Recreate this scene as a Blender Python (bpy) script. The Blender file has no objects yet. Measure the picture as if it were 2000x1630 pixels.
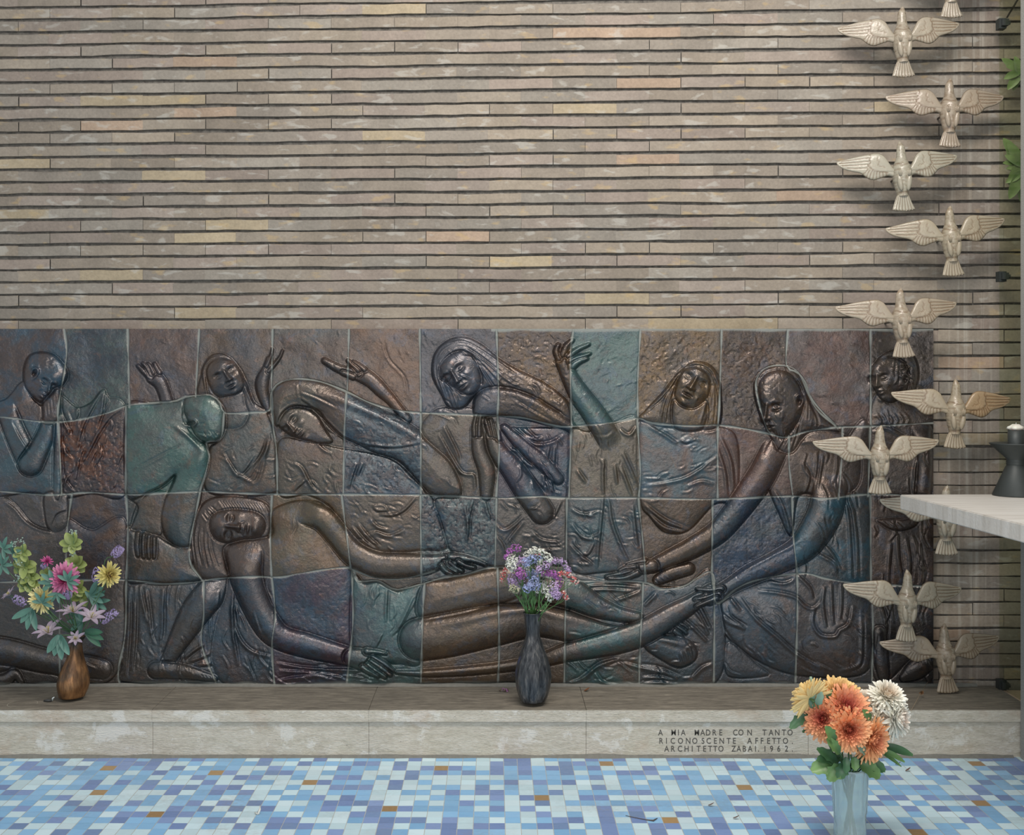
import bpy, bmesh, math, random
import numpy as np
from mathutils import Vector, Matrix, noise

# ---------------------------------------------------------------- camera, world, light, exposure
SC = bpy.context.scene
COL = SC.collection
F, D, H = 2283.0, 4.66, 1.39          # focal length in px, camera distance to the relief, camera height
CX, CY = 966.0, 745.0                 # principal point (px)
cd = bpy.data.cameras.new('camera'); cam = bpy.data.objects.new('camera', cd); COL.objects.link(cam)
cam.location = (0, -D, H); cam.rotation_euler = (math.radians(90), 0, 0)
cd.sensor_width = 36; cd.lens = F*36/2000.0
cd.shift_x = (1000-CX)/2000.0; cd.shift_y = (CY-815)/2000.0
SC.camera = cam
SC.view_settings.view_transform = 'Standard'; SC.view_settings.look = 'None'
SC.view_settings.gamma = 1; SC.view_settings.use_curve_mapping = False
SC.view_settings.exposure = 0.0
w = bpy.data.worlds.new('world'); SC.world = w; w.use_nodes = True
bg = w.node_tree.nodes['Background']; bg.inputs[0].default_value = (0.86, 0.93, 1.0, 1); bg.inputs[1].default_value = 0.60
def area(name, loc, target, sx, sy, power, col):
    l = bpy.data.lights.new(name, 'AREA'); l.shape = 'RECTANGLE'; l.size = sx; l.size_y = sy; l.energy = power; l.color = col
    o = bpy.data.objects.new(name, l); COL.objects.link(o); o.location = loc
    o.rotation_euler = (Vector(target)-Vector(loc)).to_track_quat('-Z', 'Y').to_euler(); return o
area('skylight_daylight', (0.5, -2.1, 3.7), (0.1, 0.0, 0.7), 2.2, .5, 84, (1.0, 0.92, 0.85))
area('front_fill', (0.2, -6.6, 2.0), (0, 0, 0.5), 5.0, 2.6, 90, (1.0, 0.97, 0.94))  # added frontal fill from behind the camera to lift the upright faces

# ---------------------------------------------------------------- helpers
R = random.Random(7)
def P(px, py, d=0.0):
    z = D-d
    return Vector(((px-CX)*z/F, -d, H-(py-CY)*z/F))
def lin(c):
    c = c/255.0
    return c/12.92 if c <= 0.04045 else ((c+0.055)/1.055)**2.4
def rgb(r, g, b, a=1.0): return (lin(r), lin(g), lin(b), a)
def tag(o, label=None, cat=None, group=None, kind=None):
    if label: o['label'] = label
    if cat: o['category'] = cat
    if group: o['group'] = group
    if kind: o['kind'] = kind
    return o
def empty(name, loc, **k):
    o = bpy.data.objects.new(name, None); o.empty_display_size = 0.05; COL.objects.link(o); o.location = loc
    return tag(o, **k)
def wmat(o):
    return o.matrix_basis.copy() if not o.parent else wmat(o.parent) @ o.matrix_parent_inverse @ o.matrix_basis
def link(name, me, mat, parent=None, smooth=True, **k):
    o = bpy.data.objects.new(name, me); COL.objects.link(o)
    if mat: me.materials.append(mat)
    if smooth:
        me.polygons.foreach_set('use_smooth', [True]*len(me.polygons))
    if parent:
        o.parent = parent
        o.matrix_parent_inverse = wmat(parent).inverted()
    return tag(o, **k)
class MB:
    """collects geometry in world coordinates with a colour per vertex"""
    def __init__(s): s.v = []; s.f = []; s.c = []
    def add(s, vs, fs, c):
        n = len(s.v); s.v += [tuple(v) for v in vs]; s.f += [tuple(n+i for i in f) for f in fs]
        s.c += [c]*len(vs) if not isinstance(c, list) else c
    def grid(s, rows, c, close=False):
        n = len(rows); m = len(rows[0]); vs = [p for r in rows for p in r]; fs = []
        for i in range(n-1):
            for j in range(m if close else m-1):
                a = i*m+j; b = i*m+(j+1) % m
                fs.append((a, b, b+m, a+m))
        if isinstance(c, list) and isinstance(c[0], list): c = [x for r in c for x in r]
        s.add(vs, fs, c)
    def box(s, x0, x1, y0, y1, z0, z1, c=(1, 1, 1, 1)):
        vs = [(x, y, z) for x in (x0, x1) for y in (y0, y1) for z in (z0, z1)]
        s.add(vs, [(0, 1, 3, 2), (4, 6, 7, 5), (0, 4, 5, 1), (2, 3, 7, 6), (0, 2, 6, 4), (1, 5, 7, 3)], c)
    def tube(s, pts, rad, c=(1, 1, 1, 1), n=8, cap=True):
        rows = []; pts = [Vector(p) for p in pts]
        for i, p in enumerate(pts):
            t = (pts[min(i+1, len(pts)-1)]-pts[max(i-1, 0)]).normalized()
            a = t.orthogonal().normalized() if i == 0 else (u - t*u.dot(t)).normalized()
            u = a; b = t.cross(a); r = rad[i] if isinstance(rad, (list, tuple)) else rad
            rows.append([p+(a*math.cos(q)+b*math.sin(q))*r for q in [2*math.pi*k/n for k in range(n)]])
        if cap:
            rows = [[pts[0]]*n]+rows+[[pts[-1]]*n]
        s.grid(rows, c, close=True)
    def lathe(s, cx, cy, prof, c=(1, 1, 1, 1), n=40, wob=None):
        rows = []
        for r, z in prof:
            rows.append([(cx+(r*(wob(q, z) if wob else 1))*math.cos(q), cy+(r*(wob(q, z) if wob else 1))*math.sin(q), z) for q in [2*math.pi*k/n for k in range(n)]])
        s.grid(rows, c, close=True)
    def ellipsoid(s, c0, ax, c=(1, 1, 1, 1), n=12, m=8):
        rows = []
        for i in range(m+1):
            t = math.pi*i/m
            rows.append([Vector(c0)+ax[0]*(math.sin(t)*math.cos(q))+ax[1]*(math.sin(t)*math.sin(q))+ax[2]*math.cos(t) for q in [2*math.pi*k/n for k in range(n)]])
        s.grid(rows, c, close=True)
    def mesh(s, name):
        me = bpy.data.meshes.new(name); me.from_pydata(s.v, [], s.f); me.validate(); 
        if len(me.vertices) == len(s.c):
            a = me.color_attributes.new('col', 'FLOAT_COLOR', 'POINT'); a.data.foreach_set('color', np.array(s.c, dtype=np.float32).ravel())
        return me
    def build(s, name, mat, parent=None, smooth=True, weld=False, **k):
        me = s.mesh(name)
        if weld:
            bm = bmesh.new(); bm.from_mesh(me); bmesh.ops.remove_doubles(bm, verts=bm.verts, dist=1e-6); bmesh.ops.recalc_face_normals(bm, faces=bm.faces); bm.to_mesh(me); bm.free()
        return link(name, me, mat, parent, smooth, **k)

# ---------------------------------------------------------------- materials
class NT:
    def __init__(s, name):
        s.m = bpy.data.materials.new(name); s.m.use_nodes = True; s.t = s.m.node_tree; s.b = s.t.nodes['Principled BSDF']
    def n(s, typ, **k):
        o = s.t.nodes.new(typ)
        for a, v in k.items(): setattr(o, a, v)
        return o
    def L(s, a, b): s.t.links.new(a, b)
    def coord(s, scale=(1, 1, 1), out='Object'):
        tc = s.n('ShaderNodeTexCoord'); mp = s.n('ShaderNodeMapping'); mp.inputs['Scale'].default_value = scale
        s.L(tc.outputs[out], mp.inputs['Vector']); return mp.outputs[0]
    def noise(s, vec, scale, detail=4, rough=.55, dist=0.0):
        o = s.n('ShaderNodeTexNoise'); o.inputs['Scale'].default_value = scale; o.inputs['Detail'].default_value = detail
        o.inputs['Roughness'].default_value = rough; o.inputs['Distortion'].default_value = dist
        if vec: s.L(vec, o.inputs['Vector'])
        return o.outputs['Fac']
    def ramp(s, fac, stops):
        o = s.n('ShaderNodeValToRGB'); s.L(fac, o.inputs[0]); e = o.color_ramp.elements
        while len(e) < len(stops): e.new(0.5)
        for q, (p, c) in zip(e, stops): q.position = p; q.color = c if len(c) == 4 else (*c, 1)
        return o.outputs[0]
    def mix(s, fac, a, b, mode='MIX'):
        o = s.n('ShaderNodeMix', data_type='RGBA', blend_type=mode)
        for v, i in ((fac, 0), (a, 6), (b, 7)):
            if isinstance(v, (int, float, tuple)): o.inputs[i].default_value = v
            else: s.L(v, o.inputs[i])
        return o.outputs[2]
    def math(s, op, a, b=0.0):
        o = s.n('ShaderNodeMath', operation=op)
        for v, i in ((a, 0), (b, 1)):
            if isinstance(v, (int, float)): o.inputs[i].default_value = v
            else: s.L(v, o.inputs[i])
        return o.outputs[0]
    def attr(s, name): return s.n('ShaderNodeAttribute', attribute_name=name)
    def bump(s, h, dist, strength=1.0):
        o = s.n('ShaderNodeBump'); o.inputs['Distance'].default_value = dist; o.inputs['Strength'].default_value = strength
        s.L(h, o.inputs['Height']); s.L(o.outputs[0], s.b.inputs['Normal'])
    def set(s, **k):
        for a, v in k.items():
            i = s.b.inputs[a.replace('_', ' ')]
            if isinstance(v, (int, float, tuple)): i.default_value = v
            else: s.L(v, i)
        return s
W4 = (1, 1, 1, 1); K4 = (0, 0, 0, 1)
def g4(v): return (v, v, v, 1)

m = NT('brick'); co = m.coord()
at = m.attr('col').outputs['Color']
n1 = m.noise(co, 9, 5); n2 = m.noise(co, 90, 4, .65); n3 = m.noise(m.coord((7, 1, 30)), 2.2, 4, .6)
c = m.mix(0.4, at, m.ramp(n1, [(.3, g4(.36)), (.7, g4(.64))]), 'OVERLAY')
c = m.mix(0.35, c, m.ramp(n2, [(.25, g4(.3)), (.75, g4(.7))]), 'OVERLAY')
wm = m.ramp(m.noise(m.coord((1.3, 1, 3.2)), 10, 3, .5, .4), [(.60, K4), (.68, W4)])
c = m.mix(m.math('MULTIPLY', wm, .42), c, rgb(182, 180, 172))
ym = m.ramp(m.noise(m.coord((1.3, 1, 3)), 9.0, 2, .5), [(.64, K4), (.72, W4)])
c = m.mix(m.math('MULTIPLY', ym, .35), c, rgb(186, 160, 112))
# pale lime runs down the wall near the glass
sx = m.n('ShaderNodeSeparateXYZ'); m.L(m.coord(), sx.inputs[0])
dr = m.ramp(m.noise(m.coord((42, 1, .8)), 1.0, 3, .6), [(.5, K4), (.66, W4)])
reg = m.math('MULTIPLY', m.ramp(sx.outputs[0], [(0, K4), (1, K4)]), 1.0)
mr = m.n('ShaderNodeMapRange'); mr.inputs[1].default_value = 1.72; mr.inputs[2].default_value = 1.86; m.L(sx.outputs[0], mr.inputs[0])
mr2 = m.n('ShaderNodeMapRange'); mr2.inputs[1].default_value = 2.03; mr2.inputs[2].default_value = 1.97; m.L(sx.outputs[0], mr2.inputs[0])
msk = m.math('MULTIPLY', m.math('MULTIPLY', mr.outputs[0], mr2.outputs[0]), dr)
c = m.mix(m.math('MULTIPLY', msk, .4), c, rgb(196, 192, 180))
m.set(Base_Color=c, Roughness=.9, Specular_IOR_Level=.2); m.bump(m.math('ADD', n2, m.math('MULTIPLY', n1, 2.0)), .0022, .7)
M_brick = m.m
m = NT('mortar'); n1 = m.noise(m.coord(), 60, 4)
m.set(Base_Color=m.ramp(n1, [(.3, rgb(82, 79, 75)), (.7, rgb(122, 118, 111))]), Roughness=.95); m.bump(n1, .004); M_mortar = m.m

m = NT('lustre_glaze'); co = m.coord(); a1 = m.attr('glaze'); a2 = m.attr('glaze2')
nb = m.noise(co, 6.5, 6, .62, .5); nf = m.noise(co, 42, 5, .65, .3); ns = m.noise(co, 130, 4, .7, .2)
c = m.mix(m.ramp(nb, [(.42, K4), (.58, W4)]), a1.outputs['Color'], a2.outputs['Color'])
bl2 = m.ramp(m.noise(co, 11, 6, .68, .8), [(.54, K4), (.64, W4)])
c = m.mix(m.math('MULTIPLY', bl2, .3), c, rgb(54, 84, 110))
bl3 = m.ramp(m.noise(m.coord((1.0, 1, 1.3)), 8.3, 6, .7, .9), [(.57, K4), (.67, W4)])
c = m.mix(m.math('MULTIPLY', bl3, .32), c, rgb(112, 82, 60))
sp = m.math('MULTIPLY', m.ramp(nf, [(.47, K4), (.55, W4)]), m.math('ADD', m.math('MULTIPLY', a2.outputs['Alpha'], .8), .1))
c = m.mix(sp, c, rgb(28, 32, 42))
sp2 = m.ramp(m.noise(co, 26, 6, .72, .5), [(.52, K4), (.62, W4)])
c = m.mix(m.math('MULTIPLY', sp2, .42), c, rgb(44, 42, 46))
c = m.mix(.6, c, m.ramp(nf, [(.3, g4(.34)), (.7, g4(.70))]), 'OVERLAY')
c = m.mix(.5, c, m.ramp(m.noise(co, 210, 3, .7), [(.3, g4(.34)), (.7, g4(.68))]), 'OVERLAY')
wv = m.ramp(m.noise(co, 15, 5, .6, 1.2), [(.60, K4), (.72, W4)])
c = m.mix(m.math('MULTIPLY', wv, .35), c, rgb(120, 84, 66))
gr = a1.outputs['Alpha']
c = m.mix(gr, c, rgb(126, 134, 130))
rr = m.math('MAXIMUM', m.ramp(ns, [(.3, g4(.13)), (.7, g4(.30))]), m.math('MULTIPLY', gr, .85))
m.set(Base_Color=c, Roughness=rr, Metallic=m.math('MULTIPLY', m.math('SUBTRACT', 1.0, gr), .38), IOR=2.0, Specular_IOR_Level=.5, Specular_Tint=(1.0, .86, .76, 1))
m.bump(m.math('ADD', m.math('MULTIPLY', nf, 1.2), m.math('MULTIPLY', ns, .6)), .0022, .8)
M_glaze = m.m

def simple(name, col, rough=.6, metal=0, bump=None, var=.3, scale=40, attr=False, **k):
    m = NT(name); co = m.coord(); n = m.noise(co, scale, 4)
    base = m.attr('col').outputs['Color'] if attr else col
    c = m.mix(var, base, m.ramp(n, [(.3, g4(.32)), (.7, g4(.68))]), 'OVERLAY')
    m.set(Base_Color=c, Roughness=rough, Metallic=metal, **k)
    if bump: m.bump(n, bump)
    return m.m
m = NT('travertine_top'); st = m.noise(m.coord((1.6, 9, 9)), 7, 6, .62, .6); sf = m.noise(m.coord((10, 40, 40)), 4, 5, .6); bl = m.noise(m.coord(), 2.4, 4)
c = m.ramp(st, [(.3, rgb(96, 90, 80)), (.55, rgb(126, 119, 106)), (.75, rgb(152, 144, 128))])
c = m.mix(.45, c, m.ramp(sf, [(.3, g4(.32)), (.7, g4(.68))]), 'OVERLAY'); c = m.mix(.5, c, m.ramp(bl, [(.3, g4(.38)), (.7, g4(.6))]), 'OVERLAY')
m.set(Base_Color=c, Roughness=.75); m.bump(sf, .002); M_top = m.m
m = NT('travertine_face'); st = m.noise(m.coord((2, 2, 9)), 7, 6, .62, .6); sf = m.noise(m.coord((16, 16, 60)), 4, 5, .6); wp = m.noise(m.coord((1, 1, 1.3)), 6.0, 9, .72, .35)
c = m.ramp(st, [(.3, rgb(184, 176, 158)), (.55, rgb(202, 194, 178)), (.75, rgb(214, 207, 192))])
c = m.mix(.45, c, m.ramp(sf, [(.3, g4(.33)), (.7, g4(.68))]), 'OVERLAY')
c = m.mix(m.math('MULTIPLY', m.ramp(wp, [(.55, K4), (.60, W4)]), .7), c, rgb(226, 223, 214))
c = m.mix(m.math('MULTIPLY', m.ramp(m.noise(co and m.coord(), 5.2, 5, .6), [(.58, K4), (.68, W4)]), .3), c, rgb(178, 146, 118))
pit = m.ramp(m.noise(m.coord((30, 30, 60)), 3.2, 3, .6), [(.28, W4), (.34, K4)])
c = m.mix(m.math('MULTIPLY', pit, .5), c, rgb(90, 80, 68))
m.set(Base_Color=c, Roughness=.8); m.bump(m.math('ADD', sf, wp), .003); M_face = m.m
M_dark = simple('engraved_paint', rgb(84, 81, 76), .9)
m = NT('mosaic'); co = m.coord(); n1 = m.noise(m.coord((4, 60, 1)), 6, 3); n2 = m.noise(co, 3.1, 5, .6); n4 = m.noise(co, 55, 4, .6)
c = m.mix(.35, m.attr('col').outputs['Color'], m.ramp(n1, [(.3, g4(.36)), (.7, g4(.64))]), 'OVERLAY')
dirt = m.math('MULTIPLY', m.ramp(n2, [(.5, K4), (.72, W4)]), m.ramp(n4, [(.35, K4), (.7, W4)]))
c = m.mix(m.math('MULTIPLY', dirt, .5), c, rgb(150, 142, 130))
m.set(Base_Color=c, Roughness=m.ramp(n4, [(.3, g4(.3)), (.7, g4(.5))]), Specular_IOR_Level=.45); M_tile = m.m
M_grout = simple('floor_grout', rgb(186, 188, 182), .9, scale=80)
M_dove = None
m = NT('glazed_stoneware'); co = m.coord(); at = m.attr('col').outputs['Color']; oi = m.n('ShaderNodeObjectInfo')
n1 = m.noise(co, 16, 5, .6, .6); n2 = m.noise(co, 110, 4, .6)
c = m.mix(1.0, at, oi.outputs['Color'], 'MULTIPLY')
c = m.mix(.4, c, m.ramp(n1, [(.3, g4(.36)), (.7, g4(.64))]), 'OVERLAY')
cr = m.n('ShaderNodeTexVoronoi', feature='DISTANCE_TO_EDGE'); cr.inputs['Scale'].default_value = 75; m.L(co, cr.inputs['Vector'])
c = m.mix(m.math('MULTIPLY', m.ramp(cr.outputs['Distance'], [(.0, W4), (.06, K4)]), m.math('MULTIPLY', m.ramp(n1, [(.42, K4), (.6, W4)]), .42)), c, rgb(116, 92, 68))
m.set(Base_Color=c, Roughness=.24, Specular_IOR_Level=.55); m.bump(m.math('ADD', n1, m.math('MULTIPLY', n2, .5)), .003, .5); M_dove = m.m
M_marble = None
m = NT('altar_marble'); n1 = m.noise(m.coord((1, 7, 1)), 4, 6, .6, .5); n2 = m.noise(m.coord(), 90, 3)
c = m.ramp(n1, [(.3, rgb(188, 182, 172)), (.5, rgb(206, 202, 194)), (.7, rgb(216, 213, 206))])
m.set(Base_Color=c, Roughness=.45); m.bump(n2, .001); M_marble = m.m
M_iron = simple('black_iron', rgb(58, 63, 62), .5, .3, var=.2)
M_wax = simple('wax', rgb(226, 222, 210), .45, Subsurface_Weight=.2)
M_granite = simple('granite', rgb(150, 150, 144), .8, var=.9, scale=260, bump=.001)
M_rod = simple('steel_rod', rgb(90, 88, 84), .4, .8)
M_sand = simple('sandy_ground', rgb(196, 172, 146), .95, scale=120, bump=.003)
m = NT('glass_pane'); 
tb = m.n('ShaderNodeBsdfTransparent'); tb.inputs[0].default_value = (.90, .92, .85, 1); gb = m.n('ShaderNodeBsdfGlossy'); gb.inputs['Roughness'].default_value = .03
mx = m.n('ShaderNodeMixShader'); mx.inputs[0].default_value = .05; m.L(tb.outputs[0], mx.inputs[1]); m.L(gb.outputs[0], mx.inputs[2]); m.L(mx.outputs[0], m.t.nodes['Material Output'].inputs['Surface']); M_pane = m.m
m = NT('pressed_glass'); m.set(Base_Color=(.80, .92, .92, 1), Roughness=.1, Transmission_Weight=.76, IOR=1.42, Specular_IOR_Level=.6); M_glass = m.m
m = NT('water'); m.set(Base_Color=(.8, .9, .92, 1), Roughness=.05, Transmission_Weight=.9, IOR=1.2); M_water = m.m
M_petal = simple('petal', None, .55, var=.15, attr=True, scale=60, Subsurface_Weight=.0)
M_leaf = simple('leaf', None, .38, var=.5, attr=True, scale=26)
m = NT('copper_glaze'); n1 = m.noise(m.coord((6, 6, 1.5)), 8, 5, .6); n2 = m.noise(m.coord(), 5.0, 4)
c = m.ramp(n1, [(.3, rgb(70, 52, 38)), (.5, rgb(122, 88, 58)), (.72, rgb(168, 124, 82))]); c = m.mix(m.ramp(n2, [(.5, K4), (.62, W4)]), c, rgb(60, 64, 60))
m.set(Base_Color=c, Roughness=.34, Metallic=.5); m.bump(n1, .003); M_copper = m.m
m = NT('dark_drip_glaze'); n1 = m.noise(m.coord((9, 9, 1.3)), 9, 5, .6, .4); n2 = m.noise(m.coord((1, 1, .7)), 9.0, 3)
c = m.ramp(n1, [(.35, rgb(34, 36, 40)), (.55, rgb(74, 76, 78)), (.7, rgb(120, 116, 112))]); c = m.mix(m.ramp(n2, [(.6, K4), (.7, W4)]), c, rgb(84, 92, 140))
m.set(Base_Color=c, Roughness=.3, Metallic=.3); m.bump(n1, .004); M_dripvase = m.m

# ---------------------------------------------------------------- brick wall (individual long bricks in raked courses)
DW = -0.03   # brick face lies behind the relief plane
mb = MB()
def line_y(k, px):      # pixel height of the k-th raked joint above the relief (k<0 below)
    t = px/1950.0
    y0 = 649+(643-649)*t
    pit = (24.36+(25.0-24.36)*t) if k >= 0 else (24.9+(25.35-24.9)*t)
    return y0-pit*k
bcols = [(148, 136, 121), (144, 132, 117), (152, 140, 124), (148, 134, 121), (152, 139, 122), (142, 132, 119), (150, 137, 124), (147, 138, 125)]
for k in range(-30, 46):
    off = 97 if k % 2 else 35.5
    j = -8
    for j in range(-8, 20):
        x0 = off+121.2*j+.2*j*abs(j)+R.uniform(-2.5, 2.5); x1 = off+121.2*(j+1)+.2*(j+1)*abs(j+1)
        if x0 > 2250: break
        base = R.choice(bcols); v = R.uniform(.95, 1.05)
        if R.random() < .02: base = (165, 143, 122)
        if R.random() < .03: base = (166, 150, 124)
        colr = rgb(base[0]*v*.955, base[1]*v*.97, base[2]*v*.99); dj = R.uniform(-.0006, .0006); th = R.uniform(-.7, .7)
        nseg = 7; rows = [[], [], [], [], [], []]
        for i in range(nseg):
            x = x0-.1+(x1-x0+.2)*i/(nseg-1)
            wob = 2.2*noise.noise(Vector((x*.006, k*3.1, 0)))+1.2*noise.noise(Vector((x*.03, k*1.7, 5)))
            wt = .9*noise.noise(Vector((x*.02, k*2.3, 9)))
            gp = min(1, max(.5, .66+.035*k)); yb = line_y(k, x)-2.4*gp+wob; yt = line_y(k+1, x)+2.8*gp+wob+wt+th
            e = 0.0007 if i in (0, nseg-1) else 0
            dd = DW+dj
            rows[0].append(P(x, yt, dd-.03)); rows[1].append(P(x, yt, dd-.003-e)); rows[2].append(P(x, yt+1.0, dd-e))
            rows[3].append(P(x, yb-1.0, dd-e)); rows[4].append(P(x, yb, dd-.003-e)); rows[5].append(P(x, yb, dd-.03))
        mb.grid(rows, colr)
wall = mb.build('wall_back', M_brick, smooth=False, kind='structure')
mo = MB(); a = P(-600, -260, DW-.013); b = P(2250, 1420, DW-.013)
mo.box(a.x, b.x, -(DW-.013), .35, 0.0, a.z); mo.build('mortar', M_mortar, wall, smooth=False)

# ---------------------------------------------------------------- the ceramic relief: a height field sculpted figure by figure
ST = 1.2
X0, X1, Y0, Y1 = -60.0, 1823.0, 642.0, 1337.5
NX = int((X1-X0)/ST)+1; NY = int((Y1-Y0)/ST)+1
gx = np.linspace(X0, X1, NX); gy = np.linspace(Y0, Y1, NY)
Z = np.zeros((NY, NX)); ID = np.zeros((NY, NX), dtype=np.int32)
GX, GY = np.meshgrid(gx, gy)
rs = np.random.RandomState(3)
def vnoise(scale, seed, sx=1.0):
    r = np.random.RandomState(seed); nx = int((X1-X0)/scale/sx)+3; ny = int((Y1-Y0)/scale)+3
    g = r.uniform(-1, 1, (ny, nx)); u = (GX-X0)/(scale*sx); v = (GY-Y0)/scale
    i = u.astype(int); j = v.astype(int); fu = u-i; fv = v-j
    fu = fu*fu*(3-2*fu); fv = fv*fv*(3-2*fv)
    return (g[j, i]*(1-fu)+g[j, i+1]*fu)*(1-fv)+(g[j+1, i]*(1-fu)+g[j+1, i+1]*fu)*fv
Z += 1.6*vnoise(60, 1)+.9*vnoise(24, 2)
def cr(pts, closed=False, step=5.0):
    p = [np.array(q, dtype=float) for q in pts]; n = len(p); out = []
    for i in range(n if closed else n-1):
        a = p[(i-1) % n] if closed or i > 0 else p[0]*2-p[1]
        b = p[i]; c = p[(i+1) % n]; d = p[(i+2) % n] if closed or i+2 < n else p[-1]*2-p[-2]
        m = max(2, int(np.hypot(*(c-b)[:2])/step))
        for q in range(m):
            t = q/m
            out.append(.5*((2*b)+(c-a)*t+(2*a-5*b+4*c-d)*t*t+(3*b-a-3*c+d)*t**3))
    if not closed: out.append(p[-1])
    return np.array(out)
def win(pts, pad):
    x = pts[:, 0]; y = pts[:, 1]
    i0 = max(0, int((x.min()-pad-X0)/ST)); i1 = min(NX, int((x.max()+pad-X0)/ST)+2)
    j0 = max(0, int((y.min()-pad-Y0)/ST)); j1 = min(NY, int((y.max()+pad-Y0)/ST)+2)
    return (slice(j0, max(j1, j0)), slice(i0, max(i1, i0)))
def segd(w, pts, closed=False):
    gxx, gyy = GX[w], GY[w]; best = np.full(gxx.shape, 1e9); bt = np.zeros(gxx.shape); sg = np.ones(gxx.shape)
    n = len(pts); m = n if closed else n-1
    for i in range(m):
        a = pts[i]; b = pts[(i+1) % n]; dx, dy = b[0]-a[0], b[1]-a[1]; L = dx*dx+dy*dy+1e-9
        t = np.clip(((gxx-a[0])*dx+(gyy-a[1])*dy)/L, 0, 1)
        ex = gxx-a[0]-t*dx; ey = gyy-a[1]-t*dy; d = ex*ex+ey*ey
        k = d < best; best[k] = d[k]; bt[k] = (i+t)[k]; sg[k] = np.sign(dx*ey-dy*ex)[k]
    return np.sqrt(best), bt, sg
def inside(w, pts):
    gxx, gyy = GX[w], GY[w]; c = np.zeros(gxx.shape, bool); n = len(pts)
    for i in range(n):
        x1, y1 = pts[i][0], pts[i][1]; x2, y2 = pts[(i+1) % n][0], pts[(i+1) % n][1]
        if y1 == y2: continue
        k = ((gyy < y1) != (gyy < y2)) & (gxx < (x2-x1)*(gyy-y1)/(y2-y1)+x1); c ^= k
    return c
def ring(w, d, wd=3.2, dep=3.0):
    Z[w] -= np.where(d < wd, dep*(1-d/wd)**.8, 0)
def poly(fid, pts, b, dome=0.0, bev=9.0, out=3.0, smooth=True, edge=.4):
    q = cr(pts, True) if smooth else np.array(pts, dtype=float)
    w = win(q, 6); 
    if Z[w].size == 0: return
    ins = inside(w, q); d, _, _ = segd(w, q, True)
    ring(w, np.where(ins, 99, d), 2.8, out*.6)
    t = np.clip(d/bev, 0, 1)
    h = b*(edge+(1-edge)*np.sqrt(np.clip(1-(1-t)**2, 0, 1)))+dome*(1-np.exp(-d/(1.8*bev)))
    al = np.clip(np.where(ins, d, -d)/2.4+.5, 0, 1); Z[w] = Z[w]*(1-al)+h*al; ID[w] = np.where(ins, fid, ID[w])
def stroke(fid, pts, b=6.0, k=.62, out=3.0, mg=0):
    """tapered limb: points (x, y, radius); base height b, bulge k*radius"""
    q = cr(pts); w = win(q, max(q[:, 2])+6)
    if Z[w].size == 0: return
    out *= .62
    gxx, gyy = GX[w], GY[w]; best = np.full(gxx.shape, -1e9); gap = np.full(gxx.shape, 1e9); fade = np.ones(gxx.shape)
    if mg:
        ax = q[min(len(q)-1, 4)][:2]-q[0][:2]; ax = ax/np.hypot(*ax); pr = (gxx-q[0][0])*ax[0]+(gyy-q[0][1])*ax[1]
        fade = np.clip((pr+q[0][2]*.9)/(q[0][2]*1.9*mg), 0, 1); near = np.hypot(gxx-q[0][0], gyy-q[0][1]) < q[0][2]*2.2*mg; fade = np.where(near, fade*fade*(3-2*fade), 1)
    for i in range(len(q)-1):
        a, c = q[i], q[i+1]; dx, dy = c[0]-a[0], c[1]-a[1]; L = dx*dx+dy*dy+1e-9
        t = np.clip(((gxx-a[0])*dx+(gyy-a[1])*dy)/L, 0, 1)
        d = np.hypot(gxx-a[0]-t*dx, gyy-a[1]-t*dy); r = a[2]+(c[2]-a[2])*t
        h = np.where(d < r, np.clip(1-(d/r)**2, 0, 1)**.68*k*r+b*.999, -1e9)
        best = np.maximum(best, h); gap = np.minimum(gap, d-r)
    ins = gap < 0
    Zs = Z[w].copy(); ring(w, np.where(ins, 99, gap), 2.6, out); Z[w] = Z[w]*fade+Zs*(1-fade)
    hh = np.where(ins, best-b*.5*np.exp(gap/2.2), b*.5); al = np.clip(-gap/2.4+.5, 0, 1); hh = hh*fade+Zs*(1-fade); Z[w] = Z[w]*(1-al)+hh*al; ID[w] = np.where(ins, fid, ID[w])
def blob(x, y, rx, ry, ang, h, only=None):
    q = np.array([[x, y]], dtype=float); w = win(q, 2.6*max(rx, ry)); c, s = math.cos(math.radians(ang)), math.sin(math.radians(ang))
    if Z[w].size == 0: return
    ux = (GX[w]-x)*c+(GY[w]-y)*s; uy = -(GX[w]-x)*s+(GY[w]-y)*c
    g = h*np.exp(-(ux/rx)**2-(uy/ry)**2)
    if only is not None: g = g*np.isin(ID[w]//10, only)
    Z[w] += g
def crease(pts, dep=2.4, wd=2.0, ridge=1.4, only=None, taper=True):
    """incised line with a raised lip on its right-hand side (ridge<0: left-hand side)"""
    q = cr(pts); w = win(q, 4*wd+4)
    if Z[w].size == 0: return
    d, t, sg = segd(w, q); n = len(q)-1
    tp = np.sin(np.clip(t/n, .0, 1)*math.pi)**.5 if taper else 1.0
    s = d*sg*(1 if ridge >= 0 else -1)
    g = (-dep*np.exp(-(d/wd)**2)+abs(ridge)*np.exp(-((s-2.1*wd)/(1.5*wd))**2))*tp
    if only is not None: g = g*np.isin(ID[w]//10, only)
    Z[w] += g
def ridge(pts, h=3.0, wd=4.0, only=None):
    q = cr(pts); w = win(q, 3*wd)
    if Z[w].size == 0: return
    d, t, _ = segd(w, q); g = h*np.exp(-(d/wd)**2)*np.sin(np.clip(t/(len(q)-1), .02, .98)*math.pi)**.5
    if only is not None: g = g*np.isin(ID[w]//10, only)
    Z[w] += g
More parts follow.
